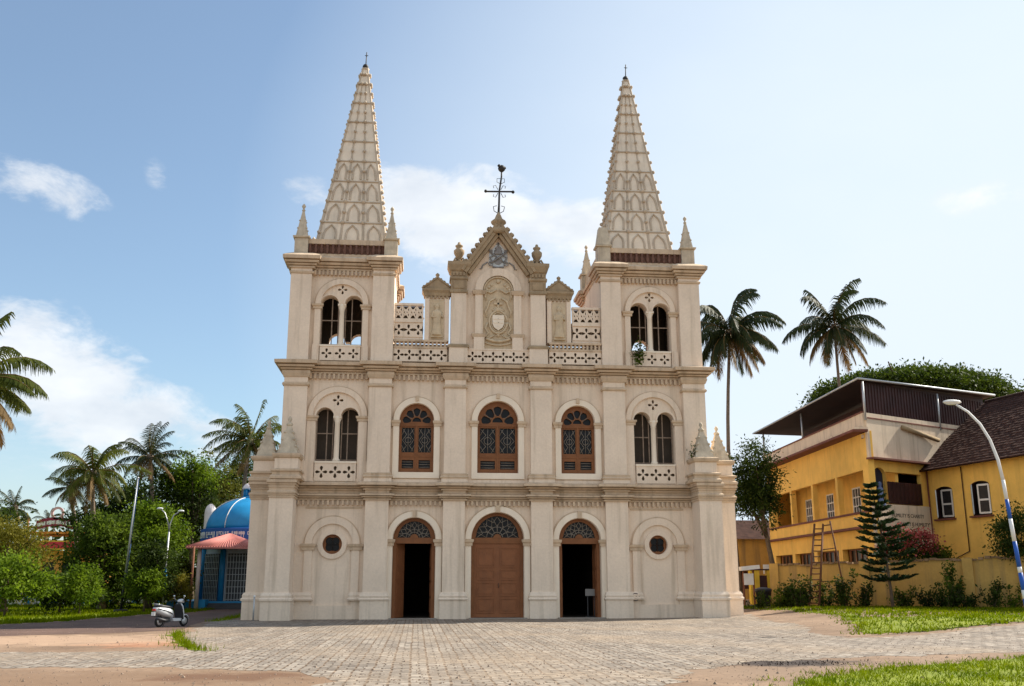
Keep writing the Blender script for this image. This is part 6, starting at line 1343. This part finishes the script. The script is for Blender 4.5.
# low white and blue boundary wall glimpsed behind the shrubs
mb = MB(); a = at(-120, 595, 92); b = at(186, 595, 92); u = (b - a); u.z = 0; L = u.length; u.normalize(); o = thing('boundary_wall', 'low white boundary wall with blue piers glimpsed between the left shrubs', 'wall', (a.x, a.y, 0)); mb.plate(rect(0, L, -.1, 1.35), (), (a.x, a.y, 0), tuple(u), .2); mb.build('wall_panel', WHITE, o)
for k in range(12): p = MB(); q = a + u * (L * k / 11); p.obox((q.x, q.y - .02, .8), u, (-u.y, u.x, 0), .4, .3, 1.7); p.build('pier', BLUE, o)

# scooter
def scooter():
    b = G(171, 627); o = thing('motor_scooter', 'white scooter with black seat parked at the paving edge', 'scooter', (b[0], b[1], .012), rad(56))
    def wheel(x, r=.21):
        w = MB(); pts = [(x + (r - .045) * math.cos(a), 0, r + (r - .045) * math.sin(a)) for a in np.linspace(0, 2 * math.pi, 25)]; w.tube(pts, .048, 8); t = w.build('wheel', RUBBER, o, local=True)
        h = MB(); h.lathe([(.02, -.05), (.13, -.045), (.14, -.02), (.14, .02), (.13, .045), (.02, .05)], (0, 0, 0), 14); h.xf(Matrix.Translation((x, 0, r)) @ Matrix.Rotation(rad(90), 4, 'X')); h.build('rim', GREYM, t, local=True)
    wheel(-.62); wheel(.63)
    def loft(secs, seg=12):
        """secs: (x, z, halfwidth, halfheight)"""
        mb = MB(); vs = []
        for x, z, hw, hh in secs:
            for k in range(seg): a = 2 * math.pi * k / seg; ca, sa = math.cos(a), math.sin(a); vs.append((x, hw * math.copysign(abs(ca) ** .7, ca), z + hh * math.copysign(abs(sa) ** .7, sa)))
        n = len(secs); fs = [(i * seg + k, i * seg + (k + 1) % seg, (i + 1) * seg + (k + 1) % seg, (i + 1) * seg + k) for i in range(n - 1) for k in range(seg)] + [tuple(range(seg)), tuple(range((n - 1) * seg, n * seg))]
        return mb.add(vs, fs, True)
    bd = loft([(-.93, .70, .05, .03), (-.88, .68, .12, .08), (-.72, .63, .19, .13), (-.5, .58, .21, .17), (-.25, .54, .2, .18), (-.1, .50, .17, .17), (-.04, .46, .14, .12)]).build('rear_cowl', SCWHITE, o, local=True)
    st = MB()
    for s in (-1, 1): st.tube([(-.86, s * .15, .70), (-.6, s * .205, .65), (-.3, s * .21, .56), (-.12, s * .18, .48)], .018, 5)
    st.build('side_trim', SCBLACK, bd, local=True)
    loft([(-.9, .79, .08, .025), (-.82, .80, .13, .045), (-.5, .78, .15, .055), (-.28, .75, .15, .055), (-.1, .72, .11, .045), (-.04, .70, .05, .02)]).build('seat', SCBLACK, o, local=True)
    m = MB(); m.tube([(.33, 0, .80), (.38, 0, .95)], .07, 8); m.build('steering_column', SCBLACK, o, local=True); m = MB(); m.box(-.08, .36, -.16, .16, .27, .32); m.box(-.06, .34, -.165, .165, .22, .268); m.build('floorboard', SCWHITE, o, local=True)
    m = MB(); m.box(-.68, -.15, -.07, .12, .17, .36); m.build('engine', DARKM, o, local=True); m = MB(); m.tube([(-.25, -.13, .25), (-.5, -.15, .26), (-.88, -.16, .34)], [.025, .05, .055], 8); m.build('exhaust', DARKM, o, local=True)
    SM = Matrix.Translation((.43, 0, .28)) @ Matrix.Rotation(rad(-12), 4, 'Y'); ol = [(-.2, 0), (.2, 0), (.225, .25), (.2, .5), (.12, .6), (-.12, .6), (-.2, .5), (-.225, .25)]
    ls = MB(); ls.plate(ol, (), (0, 0, 0), (0, 1, 0), .06); ls.xf(SM); ls.build('inner_shield', SCBLACK, o, local=True)
    ls = MB(); ls.plate([(y * .96, z + .005) for y, z in ol], (), (.045, 0, 0), (0, 1, 0), .044); ls.xf(SM); ls.build('leg_shield', SCWHITE, o, local=True)
    nb_ = loft([(.0, .3, .13, .27), (.05, .3, .12, .25), (.09, .3, .07, .2), (.11, .3, .03, .1)]); nb_.xf(SM @ Matrix.Translation((.04, 0, 0))); nb_.build('nose', SCWHITE, o, local=True)
    m = MB(); m.tube([(.40, 0, .85), (.58, 0, .32), (.63, 0, .21)], [.035, .04, .03], 8); m.build('fork', SCBLACK, o, local=True)
    f = MB(); pts = []
    for k in range(9): a = rad(20 + 140 * k / 8); pts.append((a,))
    vs = []; 
    for k in range(9):
        a = rad(15 + 140 * k / 8)
        for y in (-.075, -.05, .05, .075): r = .25 if abs(y) < .06 else .225; vs.append((.63 + r * math.cos(a), y, .21 + r * math.sin(a)))
    f.add(vs, [(i * 4 + j, i * 4 + j + 1, (i + 1) * 4 + j + 1, (i + 1) * 4 + j) for i in range(8) for j in range(3)], True); f.build('front_mudguard', SCWHITE, o, local=True)
    loft([(.30, .96, .04, .03), (.34, .97, .13, .06), (.42, .98, .14, .075), (.49, .96, .11, .065), (.53, .95, .05, .03)]).build('handlebar_cowl', SCWHITE, o, local=True)
    m = MB(); m.tube([(.30, -.34, .98), (.37, -.15, .98), (.40, 0, .97), (.37, .15, .98), (.30, .34, .98)], .016, 6); hb = m.build('handlebar', SCBLACK, o, local=True)
    for s in (-1, 1):
        m = MB(); m.tube([(.29, s * .27, .98), (.26, s * .37, .98)], .022, 6); m.build('grip', RUBBER, hb, local=True); m = MB(); m.tube([(.33, s * .22, .99), (.31, s * .27, 1.12)], .008, 4); m.ball((.31, s * .28, 1.16), .055, 8, .75, .25, 1); m.build('mirror', CHROME, hb, local=True)
    m = MB(); m.ball((.51, 0, .965), .07, 10, .8, .5, 1.1); m.build('headlight', LAMPGLASS, o, local=True)
    m = MB(); m.box(-.94, -.90, -.08, .08, .62, .70); m.build('tail_light', TAILRED, o, local=True); m = MB(); m.box(-.95, -.935, -.1, .1, .44, .58); m.build('number_plate', WHITE, o, local=True)
    m = MB(); m.tube([(-.62, -.14, .84), (-.9, -.13, .88), (-.98, 0, .88), (-.9, .13, .88), (-.62, .14, .84)], .014, 5); m.build('grab_rail', CHROME, o, local=True); m = MB(); m.tube([(-.25, .08, .2), (-.22, .22, .012)], .014, 5); m.build('side_stand', DARKM, o, local=True)
    m = MB(); m.box(-.86, -.6, -.07, .07, .40, .44); m.build('rear_mudguard', SCBLACK, o, local=True)
scooter()
# small things by the church
o = thing('notice_board', 'small white notice on a stand inside the right church door', 'notice', (4.55, .75, .03)); mb = MB(); mb.box(4.52, 4.56, .74, .78, .03, 1.2); mb.box(4.85, 4.89, .74, .78, .03, 1.2); mb.box(4.4, 5.0, .7, .82, .03, .06); mb.build('stand', DARKM, o)
mb = MB(); mb.box(4.42, 5.0, .7, .73, 1.05, 1.38); mb.build('board', mat('shaded_white_card', (.22, .21, .2), .7), o)  # white card greyed: the doorway shade is put into its colour
o = thing('round_sign', 'small round sign fixed low on the wall right of the church doors', 'sign', (6.75, -.14, 1.0)); mb = MB(); mb.plate(circ(6.75, 1.0, .2, 20), (), (0, -.2, 0), (1, 0, 0), .04); dsc = mb.build('disc', WHITE, o)
mb = MB(); mb.plate(circ(6.75, 1.0, .19, 20), [circ(6.75, 1.0, .155, 20)], (0, -.212, 0), (1, 0, 0), .01); mb.obox((6.75, -.207, 1.0), Vector((1, 0, 1)).normalized(), (0, 1, 0), .33, .01, .035, Vector((-1, 0, 1)).normalized()); mb.build('mark', MAROON, dsc)
o = thing('marker_post', 'thin pale post against the left church buttress', 'post', (-11.25, -1.85, 0)); mb = MB(); mb.tube([(-11.25, -1.85, -.05), (-11.25, -1.85, 1.05)], .035, 6); mb.build('post', GREYM, o); mb = MB(); mb.ball((-11.25, -1.85, 1.08), .06, 6); mb.build('cap', WHITE, o)
q = G(774, 609); tag(MB().lathe([(.1, 0), (.16, .05), (.13, .16), (.03, .2)], (q[0], q[1], gz(*q)), 7, True, 1.3, .8).build('white_stone', WHITE, None, (q[0], q[1], gz(*q))), 'small white stone lying on the grass by the church corner', 'stone')
# burnt debris on the dirt
g = np.random.default_rng(12); c = G(800, 664); P = np.stack([c[0] + g.normal(0, 1.0, 500), c[1] + g.normal(0, .32, 500), g.uniform(.0, .02, 500)], 1); tag(quads('debris', leaves_at(g, P, .05, flat=.3), mat('burnt_debris', (.05, .035, .028), .95, .4)), 'dark burnt leaf litter on the dirt before the right lawn', 'litter', kind='stuff')
